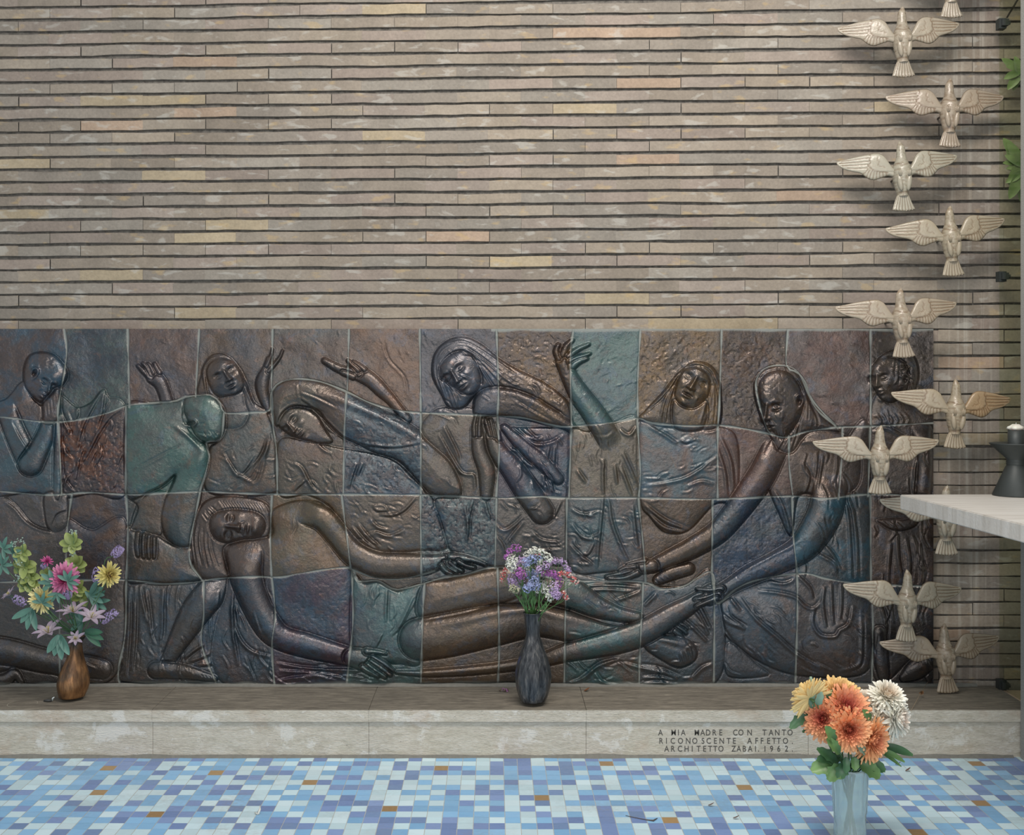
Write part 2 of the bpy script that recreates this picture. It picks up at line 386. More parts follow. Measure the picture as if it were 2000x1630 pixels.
def hair(A, B, n, dep=1.5, wd=1.3, only=None, jit=.25):
    a = cr(A, step=4); b = cr(B, step=4); m = 24
    def rsmp(p):
        u = np.linspace(0, len(p)-1, m); i = np.minimum(u.astype(int), len(p)-2); f = (u-i)[:, None]; return p[i]*(1-f)+p[i+1]*f
    a, b = rsmp(a), rsmp(b)
    for i in range(n):
        t = (i+.5+rs.uniform(-jit, jit))/n; s0, s1 = int(rs.uniform(0, 4)), m-int(rs.uniform(0, 5))
        q = (a*(1-t)+b*t)[s0:s1:3]
        crease([tuple(v) for v in q], dep*rs.uniform(.9, 1.8), wd, dep*.8, only)
def face(cx, cy, s, ang, yaw, open_eyes=False, amp=1.0, mouth_open=0.0, far_eye=True):
    a = math.radians(ang); ca, sa = math.cos(a), math.sin(a); yw = math.radians(yaw); cyw, syw = math.cos(yw), math.sin(yw)
    def T(u, v, z=0.0):
        u = u*cyw+z*syw; u *= s; v *= s
        return (cx+u*ca-v*sa, cy+u*sa+v*ca)
    A = s*amp
    def bl(u, v, z, ru, rv, h, r=0):
        x, y = T(u, v, z); blob(x, y, ru*s*max(.55, cyw), rv*s, ang+r, h*A)
    bl(0, -.62, .25, .42, .28, .10); bl(0, .05, .2, .5, .6, .06)
    for sd in (-1, 1):
        if not far_eye and sd*yaw > 0: continue
        bl(sd*.33, -.20, .16, .2, .13, -.13); bl(sd*.33, -.18, .2, .13, .085, .085)
        ridge([T(sd*.56, -.36, .08), T(sd*.34, -.44, .22), T(sd*.12, -.36, .3)], .055*A, .07*s)
        if open_eyes:
            crease([T(sd*.48, -.19, .14), T(sd*.33, -.27, .2), T(sd*.18, -.17, .2)], .04*A, .03*s, .02*A)
            crease([T(sd*.48, -.17, .14), T(sd*.33, -.11, .2), T(sd*.18, -.15, .2)], .05*A, .03*s, .02*A)
            x, y = T(sd*.33, -.185, .2); blob(x, y, .04*s, .04*s, 0, -.05*A)
        else:
            crease([T(sd*.5, -.15, .12), T(sd*.34, -.09, .22), T(sd*.17, -.14, .22)], .075*A, .035*s, .03*A)
            crease([T(sd*.48, -.27, .14), T(sd*.33, -.31, .22), T(sd*.18, -.25, .22)], .035*A, .03*s, .0)
        bl(sd*.40, .12, .12, .2, .17, .055)
        crease([T(sd*.17, .18, .27), T(sd*.30, .38, .2)], .03*A, .04*s, .015*A)
    q = [T(0, -.34, .27), T(0, -.12, .36), T(0, .08, .46), T(0, .16, .5)]
    q = cr([(q[0][0], q[0][1], .055*s), (q[1][0], q[1][1], .07*s), (q[2][0], q[2][1], .10*s), (q[3][0], q[3][1], .12*s)], step=2)
    w = win(q, .5*s); d, t, _ = segd(w, q[:, :2]); n = len(q)-1
    rr = np.interp(t, np.arange(n+1), q[:, 2]); Z[w] += (.09+.15*np.clip(t/n, 0, 1))*A*np.exp(-(d/rr)**2)*1.05
    for sd in (-1, 1):
        bl(sd*.13, .15, .36, .065, .06, .07); bl(sd*.075, .235, .34, .035, .03, -.10)
    x, y = T(0, .25, .38); crease([T(-.06, .26, .33), T(.06, .26, .33)], .05*A, .03*s, 0)
    bl(0, .46, .24, .3, .17, .05)
    ridge([T(-.22, .42, .2), T(-.06, .375, .31), T(.06, .375, .31), T(.22, .42, .2)], .06*A, .05*s)
    ridge([T(-.18, .49, .22), T(0, .53, .3), T(.18, .49, .22)], .07*A, .055*s)
    crease([T(-.25, .44, .18), T(0, .435, .3), T(.25, .44, .18)], (.08+mouth_open)*A, (.03+.4*mouth_open)*s, 0)
    bl(0, .63, .2, .16, .05, -.04); bl(0, .80, .2, .17, .13, .085)
def ear(x, y, s, ang):
    a = math.radians(ang); f = lambda u, v: (x+s*(u*math.cos(a)-v*math.sin(a)), y+s*(u*math.sin(a)+v*math.cos(a)))
    ridge([f(-.3, .0), f(-.25, -.7), f(.3, -.9), f(.6, -.3), f(.3, .4), f(-.1, .9)], .42*s, .2*s)
    blob(x, y, .28*s, .38*s, ang, -.5*s)
def fingers(fid, lst, b=8.0, k=.7):
    for q in lst: stroke(fid, q, b, k, 1.6)

# --- 11 kneeling figure, lower left (mostly its legs)
poly(110, [(-80, 965), (0, 968), (30, 985), (60, 1020), (92, 1034), (125, 1030), (135, 1012), (180, 1035), (246, 1020), (246, 1235), (238, 1290), (215, 1328), (170, 1333), (110, 1318), (60, 1300), (-80, 1290)], 5, 3, 14)
crease([(5, 972), (30, 990), (55, 1018), (90, 1034), (122, 1030)], 2.5, 2.0, 2)
blob(200, 1215, 45, 90, 8, 7, [11]); blob(30, 1140, 60, 70, 0, 4, [11])
stroke(110, [(-70, 1268, 30), (10, 1272, 27), (90, 1290, 24), (175, 1302, 22), (200, 1306, 20)], 5, .5)
crease([(150, 1262), (168, 1290), (190, 1302)], 2.2, 2, 1.5)
stroke(110, [(-70, 1330, 10), (5, 1328, 12), (28, 1315, 10), (42, 1330, 6)], 4, .6)
# --- 1 mourning man, left
poly(11, [(112, 775), (150, 795), (178, 785), (196, 764), (205, 760), (212, 775), (246, 800), (246, 962), (180, 964), (118, 966), (112, 880)], 4, 2, 12)
for f in ([(116, 790), (128, 820), (143, 850)], [(120, 850), (130, 878), (146, 895)], [(121, 905), (130, 935), (148, 958)], [(203, 764), (182, 800), (163, 840), (152, 895)], [(206, 768), (203, 800), (190, 845)], [(168, 870), (158, 900), (150, 945)], [(240, 800), (215, 820), (195, 850), (170, 895), (150, 920)]):
    crease(f, 2.4, 2.3, 3.0)
poly(10, [(-80, 800), (0, 783), (22, 768), (36, 750), (52, 745), (66, 780), (88, 792), (112, 776), (116, 800), (120, 960), (60, 962), (-80, 962)], 7, 4, 14)
poly(10, [(88, 965), (128, 965), (134, 1005), (128, 1030), (112, 1040), (96, 1034), (88, 1010)], 6, 3, 10)
crease([(130, 998), (112, 1005), (103, 1025)], 2.5, 2, 1.5)
stroke(10, [(12, 800, 20), (32, 850, 22), (58, 905, 24)], 9, .5, mg=1)
stroke(10, [(60, 905, 25), (84, 860, 19), (98, 820, 16), (104, 795, 15)], 11, .5)
crease([(24, 822), (42, 855), (62, 885)], 1.5, 2, 2.8)
poly(11, [(106, 770), (118, 757), (120, 800), (120, 962), (104, 962), (104, 850)], 9, 3, 7)
poly(10, [(46, 745), (47, 715), (56, 695), (76, 687), (100, 690), (117, 703), (130, 722), (131, 737), (122, 752), (108, 764), (98, 778), (84, 785), (70, 780), (56, 766)], 14, 10, 16)
face(87, 754, 39, 31, 42)
ear(66, 730, 13, 10)
poly(10, [(84, 785), (98, 766), (108, 757), (117, 760), (118, 790), (112, 822), (86, 826), (82, 800)], 13, 3, 8)
for q in range(4): crease([(90+6*q, 790-6*q), (92+6*q, 815-5*q)], 1.4, 1.4, .8)
for i in range(70):
    blob(rs.uniform(48, 104), rs.uniform(688, 722), 2.2, 2.2, 0, rs.uniform(-1.2, 1.4), [1])
# --- 2/3 raised hands of the woman looking up
stroke(30, [(330, 800, 13), (322, 770, 12), (313, 748, 13), (300, 735, 15)], 4, .6)
fingers(30, [[(293, 735, 7), (280, 724, 5.5), (270, 714, 4)], [(296, 730, 7), (286, 716, 5), (279, 709, 3.6)], [(300, 728, 6), (294, 716, 4.6), (289, 710, 3.4)], [(311, 728, 6), (304, 716, 5), (302, 710, 4)]], 6)
stroke(30, [(524, 800, 7), (514, 770, 11), (512, 745, 13), (520, 722, 9), (525, 700, 5)], 4, .55)
fingers(30, [[(524, 725, 5), (545, 700, 3), (552, 684, 2.2)], [(520, 715, 5), (530, 692, 3), (532, 680, 2.2)]], 5)
# --- 3 veiled woman looking up
poly(31, [(389, 775), (392, 735), (398, 710), (412, 694), (432, 690), (452, 700), (470, 722), (482, 748), (497, 785), (520, 803), (536, 850), (541, 900), (541, 960), (408, 961), (409, 880), (425, 860), (445, 810)], 6, 3, 12)
for q in range(4): crease([(452+q*10, 905+q*8), (470+q*10, 925+q*4), (500+q*5, 900-q*6), (520, 870-q*6)], 2.0, 2.4, 2.4)
crease([(438, 880), (455, 910), (466, 925)], 2, 2, 2); crease([(500, 890), (480, 920), (467, 935)], 2, 2, 2)
poly(30, [(428, 760), (470, 760), (480, 790), (486, 812), (470, 835), (440, 835), (430, 800)], 7, 3, 10)
poly(30, [(404, 735), (405, 718), (415, 706), (432, 701), (452, 706), (466, 722), (474, 742), (476, 758), (466, 768), (448, 774), (428, 775), (413, 762)], 13, 7, 14)
face(441, 737, 43, -27, 12, open_eyes=True, mouth_open=.03)
for f in ([(404, 745), (401, 722), (412, 704), (432, 697), (455, 705), (474, 728)], [(398, 760), (394, 725), (408, 699), (434, 692)], [(402, 735), (408, 770), (420, 790)], [(474, 730), (482, 755), (500, 795)], [(465, 718), (478, 740)]):
    crease(f, 2.2, 1.7, 2.2)
# --- 2 bald kneeling man
poly(21, [(247, 1133), (300, 1141), (375, 1137), (400, 1128), (440, 1122), (444, 1200), (440, 1320), (250, 1332), (238, 1300), (246, 1220)], 3, 2, 12)
for f in ([(258, 1145), (256, 1230), (250, 1320)], [(270, 1142), (268, 1240), (262, 1310)], [(323, 1150), (322, 1215), (320, 1250)], [(278, 1145), (284, 1180), (292, 1215)], [(290, 1150), (296, 1200), (300, 1240)], [(400, 1262), (380, 1275), (362, 1290)], [(412, 1280), (390, 1290), (370, 1296)], [(418, 1300), (398, 1302), (380, 1302)], [(424, 1225), (420, 1280), (432, 1312)]):
    crease(f, 2.6, 2.4, 3.4, [2])
stroke(20, [(420, 1148, 30), (385, 1190, 30), (352, 1245, 22), (330, 1285, 15), (322, 1300, 13)], 7, .55, mg=1)
stroke(20, [(305, 1308, 17), (330, 1308, 17), (365, 1312, 14), (400, 1320, 9), (420, 1324, 6)], 7, .5)
for q in range(4): crease([(392+7*q, 1316+q), (398+7*q, 1323+q)], 1.5, 1.4, .6)
blob(312, 1290, 6, 6, 0, 4)
poly(20, [(247, 1036), (265, 1035), (300, 1042), (340, 1065), (378, 1070), (376, 1105), (397, 1131), (340, 1139), (290, 1138), (247, 1131)], 8, 5, 12)
poly(20, [(247, 965), (330, 962), (318, 1020), (312, 1045), (262, 1036), (256, 1030), (270, 990)], 4, 2, 8)
crease([(272, 980), (262, 1005), (256, 1030)], 2, 2.4, 2)
poly(20, [(247, 796), (300, 788), (345, 783), (366, 776), (372, 830), (396, 862), (408, 885), (407, 915), (398, 940), (392, 975), (385, 1010), (378, 1050), (368, 1068), (345, 1066), (322, 1045), (315, 1010), (322, 975), (332, 955), (342, 928), (322, 945), (290, 962), (247, 963)], 11, 7, 16)
crease([(343, 928), (320, 948), (285, 966), (268, 985)], 2.6, 2.2, 1.5); crease([(268, 912), (310, 890), (352, 868)], 1.6, 2, .8)
blob(392, 895, 14, 30, 30, 5, [2]); ridge([(341, 832), (365, 850), (395, 880)], 4, 4, [2])
crease([(362, 790), (358, 815), (372, 842), (398, 868)], 2.4, 2.2, 0)
poly(20, [(358, 800), (362, 776), (384, 770), (410, 771), (428, 784), (439, 802), (441, 826), (436, 848), (424, 861), (404, 864), (388, 856), (374, 836)], 18, 10, 18)
ear(371, 826, 13, 70)
for i in range(16): crease([(385+i*3.2, 842+rs.uniform(-4, 4)), (392+i*3, 848+rs.uniform(-3, 6)), (398+i*2.6, 845+rs.uniform(0, 10))], 1.4, 1.4, 1.0, [2])
crease([(388, 828), (400, 826)], 1.4, 1.5, .5)
fingers(20, [[(270, 1042, 6), (268, 1065, 6.5), (270, 1084, 5.5)], [(281, 1045, 6), (280, 1068, 6.5), (281, 1087, 5.5)], [(291, 1048, 6), (290, 1070, 6.5), (291, 1088, 5.5)], [(301, 1052, 6), (301, 1072, 6), (301, 1088, 5)]], 14, .6)
# --- 7: outstretched arm above the hooded woman
stroke(40, [(795, 818, 9), (765, 782, 10), (745, 762, 13), (728, 745, 14), (712, 734, 15), (700, 728, 15)], 6, .6)
fingers(40, [[(700, 728, 10), (675, 724, 9), (655, 716, 8), (634, 704, 6)], [(700, 722, 8), (688, 712, 5), (680, 704, 4)], [(712, 722, 6), (700, 712, 4.5), (690, 706, 3)], [(690, 735, 7), (670, 727, 6)]], 9, .6)
crease([(750, 665), (760, 700), (790, 735), (797, 770)], 1.6, 1.8, .8)
# --- 4 hooded woman bending
poly(41, [(545, 862), (600, 862), (665, 875), (720, 884), (770, 900), (822, 948), (846, 975), (860, 1020), (872, 1070), (820, 1074), (760, 1078), (700, 1070), (660, 1010), (640, 985), (600, 966), (545, 964)], 4, 3, 14)
for f in ([(576, 900), (592, 912), (610, 945), (628, 962)], [(602, 938), (588, 950), (575, 962)], [(700, 905), (690, 935), (685, 955)], [(712, 905), (702, 930)], [(775, 895), (800, 925), (822, 945), (838, 970)], [(760, 1000), (735, 1000), (725, 990)], [(725, 1010), (740, 1025), (760, 1030)], [(690, 1025), (712, 1050), (735, 1068)], [(702, 1020), (722, 1045), (745, 1066)], [(815, 975), (790, 1000), (765, 1010), (740, 1008)], [(715, 1040), (735, 1035), (760, 1042), (790, 1030)]):
    crease(f, 2.3, 2.2, 3.2, [4])
poly(41, [(530, 790), (533, 762), (552, 745), (582, 740), (625, 746), (675, 764), (725, 790), (775, 812), (822, 842), (860, 875), (885, 905), (905, 940), (912, 966), (848, 966), (822, 944), (780, 900), (735, 884), (690, 862), (665, 850), (640, 825), (620, 800), (585, 793), (562, 800), (548, 822), (540, 832)], 13, 9, 18)
poly(40, [(543, 828), (550, 808), (568, 796), (598, 798), (622, 815), (640, 845), (650, 862), (625, 866), (608, 862), (588, 857), (562, 846)], 9, 5, 12)
face(574, 832, 42, -50, -22)
crease([(545, 826), (556, 804), (575, 793), (610, 799)], 2.4, 1.8, -2); crease([(582, 778), (600, 790), (625, 812), (655, 842), (675, 858), (700, 868)], 2.6, 1.9, -2.4); crease([(622, 810), (630, 830), (645, 845), (664, 852)], 1.8, 1.6, 0)
ridge([(600, 765), (650, 775), (700, 795), (760, 822), (822, 858), (845, 880)], 5, 9, [4])
crease([(585, 762), (620, 775), (660, 795)], 1.8, 2.0, 2); crease([(583, 750), (585, 770), (590, 785)], 1.2, 1.6, 1)
crease([(690, 865), (720, 872), (770, 876), (822, 868)], 2.5, 2.2, -2.5); crease([(620, 860), (635, 875), (650, 882)], 1.8, 2, 2)
# --- 5 long-haired woman, arms folded under her chin
poly(50, [(822, 846), (850, 800), (900, 795), (930, 800), (975, 830), (1075, 835), (1112, 834), (1112, 1080), (1050, 1100), (968, 1106), (912, 1090), (880, 1075), (862, 1020), (850, 975), (900, 966), (880, 905)], 4, 3, 12)
for f in ([(860, 845), (885, 890), (905, 920), (928, 925), (933, 960)], [(870, 830), (895, 880), (900, 900)], [(985, 1060), (1000, 1040), (1020, 1015)], [(1042, 1035), (1060, 1050), (1095, 1055)], [(1033, 1060), (1045, 1070), (1100, 1068)], [(970, 1020), (985, 1032), (1005, 1020), (1020, 1005)], [(972, 1045), (985, 1062), (990, 1080)], [(850, 990), (862, 1030), (872, 1068)], [(912, 985), (918, 1030), (915, 1060)], [(928, 975), (920, 1010), (918, 1045)], [(950, 975), (957, 1000), (962, 1010)], [(1100, 980), (1085, 1010), (1065, 1025)]):
    crease(f, 2.3, 2.1, 3.0, [5])
for f in ([(978, 832), (1010, 845), (1045, 862), (1075, 860), (1100, 845)], [(1000, 825), (1030, 850), (1055, 855)], [(1025, 830), (1045, 850), (1060, 850)], [(1020, 890), (1040, 905), (1052, 895), (1060, 880)], [(1078, 870), (1070, 910), (1065, 950)], [(1088, 870), (1085, 920), (1080, 950)], [(1030, 920), (1050, 945), (1068, 965)]):
    crease(f, 3.0, 2.4, 3.6, [5])
poly(51, [(846, 700), (858, 678), (880, 662), (908, 658), (940, 672), (975, 700), (1012, 722), (1060, 745), (1095, 770), (1112, 792), (1114, 830), (1060, 800), (1020, 775), (985, 765), (960, 770), (945, 762), (925, 775), (905, 796), (878, 796), (862, 770), (845, 735)], 11, 7, 16)
poly(50, [(857, 736), (860, 712), (876, 693), (897, 684), (920, 692), (935, 714), (942, 742), (935, 760), (921, 771), (906, 770), (888, 759), (869, 745)], 16, 9, 14)
face(893, 735, 49, -36, -14)
hair([(880, 690), (905, 676), (945, 700), (1000, 745), (1050, 765)], [(915, 695), (935, 712), (955, 745), (968, 765), (985, 768)], 9, 2.2, 1.5, [5])
hair([(870, 668), (905, 662), (950, 685), (1010, 728), (1060, 752)], [(885, 684), (905, 678), (945, 702), (1000, 745), (1045, 768)], 6, 1.8, 1.5, [5])
hair([(852, 690), (850, 730), (865, 775), (875, 795)], [(870, 745), (888, 762), (900, 775), (902, 796)], 8, 2.0, 1.4, [5])
hair([(850, 700), (862, 680), (885, 668)], [(862, 715), (872, 692), (890, 680)], 4, 1.2, 1.3, [5])
poly(50, [(924, 798), (928, 776), (944, 760), (968, 754), (1000, 758), (1040, 772), (1080, 795), (1115, 820), (1140, 850), (1160, 880), (1176, 900), (1170, 915), (1130, 880), (1112, 845), (1070, 830), (1020, 818), (975, 812), (930, 812)], 13, 8, 14)
ridge([(965, 765), (1010, 770), (1060, 795), (1110, 832)], 4, 8, [5]); crease([(1000, 775), (1040, 800), (1080, 822)], 1.6, 1.8, 1.6)
stroke(50, [(1058, 1000, 24), (1030, 960, 25), (1000, 915, 23), (972, 880, 18), (962, 850, 14)], 9, .55)
stroke(50, [(950, 965, 13), (950, 920, 17), (936, 880, 15), (932, 840, 12)], 8, .55)
fingers(50, [[(927, 850, 6), (926, 830, 5), (930, 812, 4)], [(936, 850, 6), (936, 830, 5), (938, 814, 4)], [(958, 850, 6), (952, 832, 5), (948, 820, 4)], [(967, 852, 6), (962, 834, 5), (958, 820, 4)], [(975, 858, 6), (971, 842, 5), (967, 828, 4)]], 11)
stroke(50, [(1090, 935, 12), (1060, 905, 15), (1015, 865, 13), (985, 835, 8)], 8, .5)
crease([(1060, 905), (1078, 940), (1085, 965)], 1.5, 2, 3)
# --- 6 figure with raised arm
poly(61, [(1116, 838), (1150, 842), (1195, 828), (1248, 822), (1250, 972), (1256, 1080), (1250, 1110), (1170, 1118), (1130, 1120), (1108, 1090), (1108, 972), (1112, 900)], 4, 3, 12)
for f in ([(1183, 895), (1182, 930), (1183, 966)], [(1183, 966), (1178, 1020), (1174, 1060), (1170, 1110)], [(1193, 975), (1200, 1020), (1215, 1060), (1232, 1095)], [(1215, 905), (1232, 950), (1238, 966)], [(1220, 880), (1238, 920), (1246, 940)], [(1116, 1060), (1135, 1080), (1160, 1100)], [(1120, 1020), (1140, 1045), (1168, 1050)], [(1118, 990), (1140, 1000), (1165, 995)], [(1130, 1030), (1150, 1045), (1172, 1035)], [(1130, 915), (1148, 940)], [(1160, 848), (1185, 848), (1197, 835)], [(1212, 835), (1228, 845), (1240, 830)], [(1240, 985), (1245, 1030), (1250, 1070)], [(1205, 905), (1210, 945)], [(1165, 1060), (1150, 1085), (1128, 1085)]):
    crease(f, 2.5, 2.2, 3.2, [6])
stroke(60, [(1190, 858, 24), (1160, 808, 22), (1132, 770, 20), (1112, 735, 16), (1100, 705, 15)], 7, .6, mg=1.2)
fingers(60, [[(1092, 700, 7), (1086, 686, 6), (1090, 674, 5)], [(1100, 692, 8), (1106, 676, 6), (1118, 664, 4)], [(1110, 696, 7), (1128, 682, 5), (1150, 672, 3.4)], [(1115, 706, 8), (1132, 698, 6), (1152, 690, 3)], [(1118, 715, 8), (1130, 706, 6), (1146, 700, 4)]], 8, .6)
# --- 7 long-haired woman looking up
poly(71, [(1250, 822), (1300, 826), (1402, 832), (1440, 860), (1438, 972), (1395, 985), (1345, 1035), (1300, 1040), (1270, 1010), (1250, 972)], 5, 4, 14)
for f in ([(1262, 943), (1300, 938), (1345, 925), (1402, 885)], [(1270, 828), (1300, 845), (1325, 862)], [(1360, 860), (1340, 868), (1325, 862)], [(1270, 1000), (1300, 1025), (1340, 1035)], [(1340, 945), (1370, 935), (1395, 940)], [(1405, 870), (1420, 920), (1425, 970)], [(1412, 850), (1432, 900), (1438, 960)], [(1260, 980), (1300, 1010), (1350, 1032)]):
    crease(f, 2.3, 2.4, 3.2, [7])
poly(71, [(1248, 818), (1262, 800), (1290, 770), (1318, 736), (1340, 715), (1362, 706), (1386, 712), (1402, 732), (1408, 765), (1403, 832), (1340, 838), (1285, 832)], 9, 5, 14)
poly(70, [(1316, 780), (1378, 780), (1374, 836), (1318, 836)], 12, 6, 12)
poly(70, [(1316, 765), (1322, 740), (1334, 722), (1355, 716), (1376, 722), (1388, 742), (1388, 765), (1374, 786), (1356, 798), (1336, 796), (1322, 785)], 15, 8, 14)
face(1354, 751, 50, 28, -4, open_eyes=True, mouth_open=.07)
hair([(1335, 722), (1312, 755), (1298, 790), (1290, 828)], [(1318, 755), (1313, 790), (1311, 830)], 7, 2.0, 1.5, [7])
hair([(1385, 740), (1382, 780), (1368, 832)], [(1400, 745), (1404, 790), (1400, 834)], 8, 2.0, 1.5, [7])
crease([(1252, 812), (1290, 782), (1315, 752), (1336, 722), (1360, 713), (1384, 722), (1396, 745), (1404, 770)], 3.4, 2.2, -3)
crease([(1345, 720), (1362, 718), (1384, 732), (1392, 748)], 1.8, 1.6, 1.5)
# --- 9 man at the far right
poly(91, [(1700, 800), (1822, 800), (1824, 1300), (1780, 1290), (1702, 1300)], 4, 3, 14)
for f in ([(1757, 1040), (1760, 1090), (1768, 1140)], [(1745, 1060), (1740, 1120), (1738, 1180)], [(1800, 880), (1790, 950), (1795, 1000)], [(1715, 860), (1712, 920), (1720, 960)], [(1775, 1050), (1782, 1100), (1778, 1150)], [(1725, 1180), (1735, 1220), (1730, 1270)], [(1800, 1060), (1806, 1120), (1800, 1200)], [(1702, 840), (1730, 830), (1770, 850)]):
    crease(f, 3.0, 2.6, 3.6, [9])
for q in range(6): ridge([(1712+q*11, 808), (1720+q*11, 820), (1718+q*10, 832)], 2.2, 2.4, [9])
stroke(92, [(1800, 840, 20), (1808, 900, 17), (1804, 960, 16)], 8, .5, mg=1)
poly(93, [(1712, 1015), (1735, 1012), (1765, 1010), (1795, 1005), (1790, 1025), (1768, 1036), (1740, 1034), (1722, 1024)], 10, 3, 6)
for q in range(3): crease([(1728+12*q, 1018), (1742+12*q, 1028)], 1.5, 1.4, 1)
stroke(94, [(1718, 1235, 14), (1722, 1290, 15), (1726, 1318, 12)], 7, .5); stroke(95, [(1815, 1290, 16), (1790, 1306, 20), (1765, 1322, 9)], 7, .5)
poly(91, [(1712, 712), (1728, 690), (1760, 682), (1784, 694), (1794, 722), (1790, 755), (1775, 772), (1755, 740)], 12, 6, 12)
poly(90, [(1702, 745), (1703, 720), (1716, 702), (1740, 696), (1765, 705), (1776, 732), (1774, 760), (1752, 782), (1735, 786), (1720, 778), (1710, 762)], 14, 8, 14)
face(1720, 746, 42, -10, -28)
ear(1768, 742, 12, -8)
for i in range(22): crease([(1740+rs.uniform(0, 45), 690+rs.uniform(0, 40)), (1746+rs.uniform(0, 45), 705+rs.uniform(0, 55))], 1.6, 1.4, 1.2, [9])
# --- 8 bearded man leaning forward
poly(81, [(1402, 1180), (1450, 1148), (1500, 1128), (1560, 1085), (1600, 1000), (1640, 930), (1660, 850), (1700, 845), (1700, 1190), (1704, 1260), (1692, 1310), (1640, 1322), (1560, 1318), (1500, 1300), (1440, 1262), (1400, 1215)], 7, 6, 18)
for f in ([(1402, 1190), (1425, 1208), (1458, 1225)], [(1447, 1162), (1480, 1205), (1520, 1240), (1560, 1275), (1608, 1302)], [(1408, 1218), (1440, 1262), (1480, 1295), (1520, 1318), (1545, 1326)], [(1420, 1195), (1440, 1210), (1460, 1222)], [(1430, 1165), (1450, 1190)], [(1480, 1149), (1520, 1153), (1555, 1162), (1575, 1180), (1590, 1183), (1605, 1165)], [(1560, 1120), (1585, 1145), (1592, 1168)], [(1596, 1185), (1592, 1215), (1605, 1236), (1630, 1238), (1636, 1228), (1655, 1215), (1662, 1180)], [(1645, 955), (1660, 1000), (1665, 1060), (1668, 1130)], [(1660, 960), (1672, 1010), (1678, 1060), (1680, 1130)], [(1600, 1078), (1630, 1095), (1640, 1112)], [(1612, 1060), (1630, 1080), (1645, 1110)], [(1615, 1145), (1612, 1180), (1618, 1225)], [(1628, 1140), (1630, 1190), (1632, 1220)], [(1648, 1140), (1648, 1180), (1645, 1210)], [(1500, 1130), (1530, 1135), (1550, 1128)], [(1687, 1190), (1688, 1250), (1682, 1300), (1640, 1316)]):
    crease(f, 2.8, 2.3, 3.4, [8])
blob(1650, 1250, 50, 50, 0, 8, [8]); blob(1520, 1215, 60, 45, 30, 6, [8])
poly(80, [(1420, 1258), (1440, 1262), (1480, 1298), (1500, 1318), (1430, 1322), (1415, 1300)], 3, 2, 8)
poly(80, [(1505, 860), (1530, 852), (1560, 845), (1600, 836), (1650, 850), (1680, 880), (1680, 940), (1655, 965), (1610, 968), (1560, 968), (1545, 1045), (1520, 1000), (1500, 950), (1490, 900)], 8, 6, 16)
for f in ([(1570, 900), (1585, 930), (1575, 968)], [(1600, 880), (1598, 920), (1590, 968)], [(1612, 890), (1605, 930), (1600, 960)], [(1640, 880), (1638, 920), (1630, 945)], [(1560, 975), (1555, 1020), (1552, 1040)], [(1580, 975), (1572, 1010), (1568, 1040)], [(1515, 955), (1530, 980), (1540, 1010), (1546, 1035)]):
    crease(f, 2.4, 2.1, 2.8, [8])
ridge([(1540, 868), (1580, 862), (1620, 866)], 3, 4, [8])
stroke(80, [(1512, 880, 26), (1490, 925, 27), (1462, 965, 26), (1432, 1005, 24), (1400, 1040, 22), (1355, 1068, 20), (1310, 1090, 17), (1275, 1105, 13)], 9, .55, mg=1)
stroke(80, [(1275, 1105, 13), (1250, 1108, 13), (1235, 1112, 11)], 11, .55)
fingers(80, [[(1240, 1112, 8), (1218, 1118, 5.5), (1185, 1126, 4)], [(1245, 1118, 7), (1220, 1128, 5), (1190, 1130, 4)], [(1240, 1106, 7), (1222, 1108, 5), (1210, 1114, 4)], [(1260, 1095, 6), (1240, 1098, 4), (1225, 1102, 3.4)]], 11)
stroke(72, [(1345, 1110, 12), (1310, 1120, 13), (1285, 1132, 10)], 8, .5)
for q in range(4): crease([(1275+10*q, 1128-2*q), (1290+10*q, 1142-2*q)], 1.6, 1.4, 1.2)
poly(81, [(1473, 768), (1475, 742), (1492, 722), (1522, 713), (1550, 720), (1572, 746), (1584, 778), (1600, 805), (1625, 828), (1640, 842), (1600, 842), (1575, 850), (1548, 884), (1520, 880), (1510, 862), (1496, 835), (1482, 805)], 10, 5, 14)
poly(80, [(1480, 768), (1484, 742), (1502, 726), (1528, 722), (1550, 734), (1566, 762), (1570, 792), (1562, 820), (1545, 845), (1530, 858), (1515, 850), (1500, 828), (1488, 800)], 17, 10, 18)
face(1507, 808, 56, -6, -34, far_eye=False)
ridge([(1490, 790), (1492, 812), (1500, 826)], 3, 3)
ear(1561, 784, 15, -8)
hair([(1535, 842), (1530, 860), (1515, 884)], [(1565, 815), (1560, 845), (1545, 888)], 8, 2.0, 1.5, [8])
hair([(1572, 755), (1578, 790), (1575, 840)], [(1585, 790), (1598, 815), (1605, 838)], 6, 2.0, 1.5, [8])
hair([(1545, 735), (1560, 755), (1562, 772)], [(1560, 730), (1576, 760), (1578, 778)], 4, 1.2, 1.4, [8])
for q in range(7): crease([(1515+5*q, 838+rs.uniform(-2, 3)), (1517+5*q, 855), (1516+5*q, 868)], 1.5, 1.3, .9, [8])
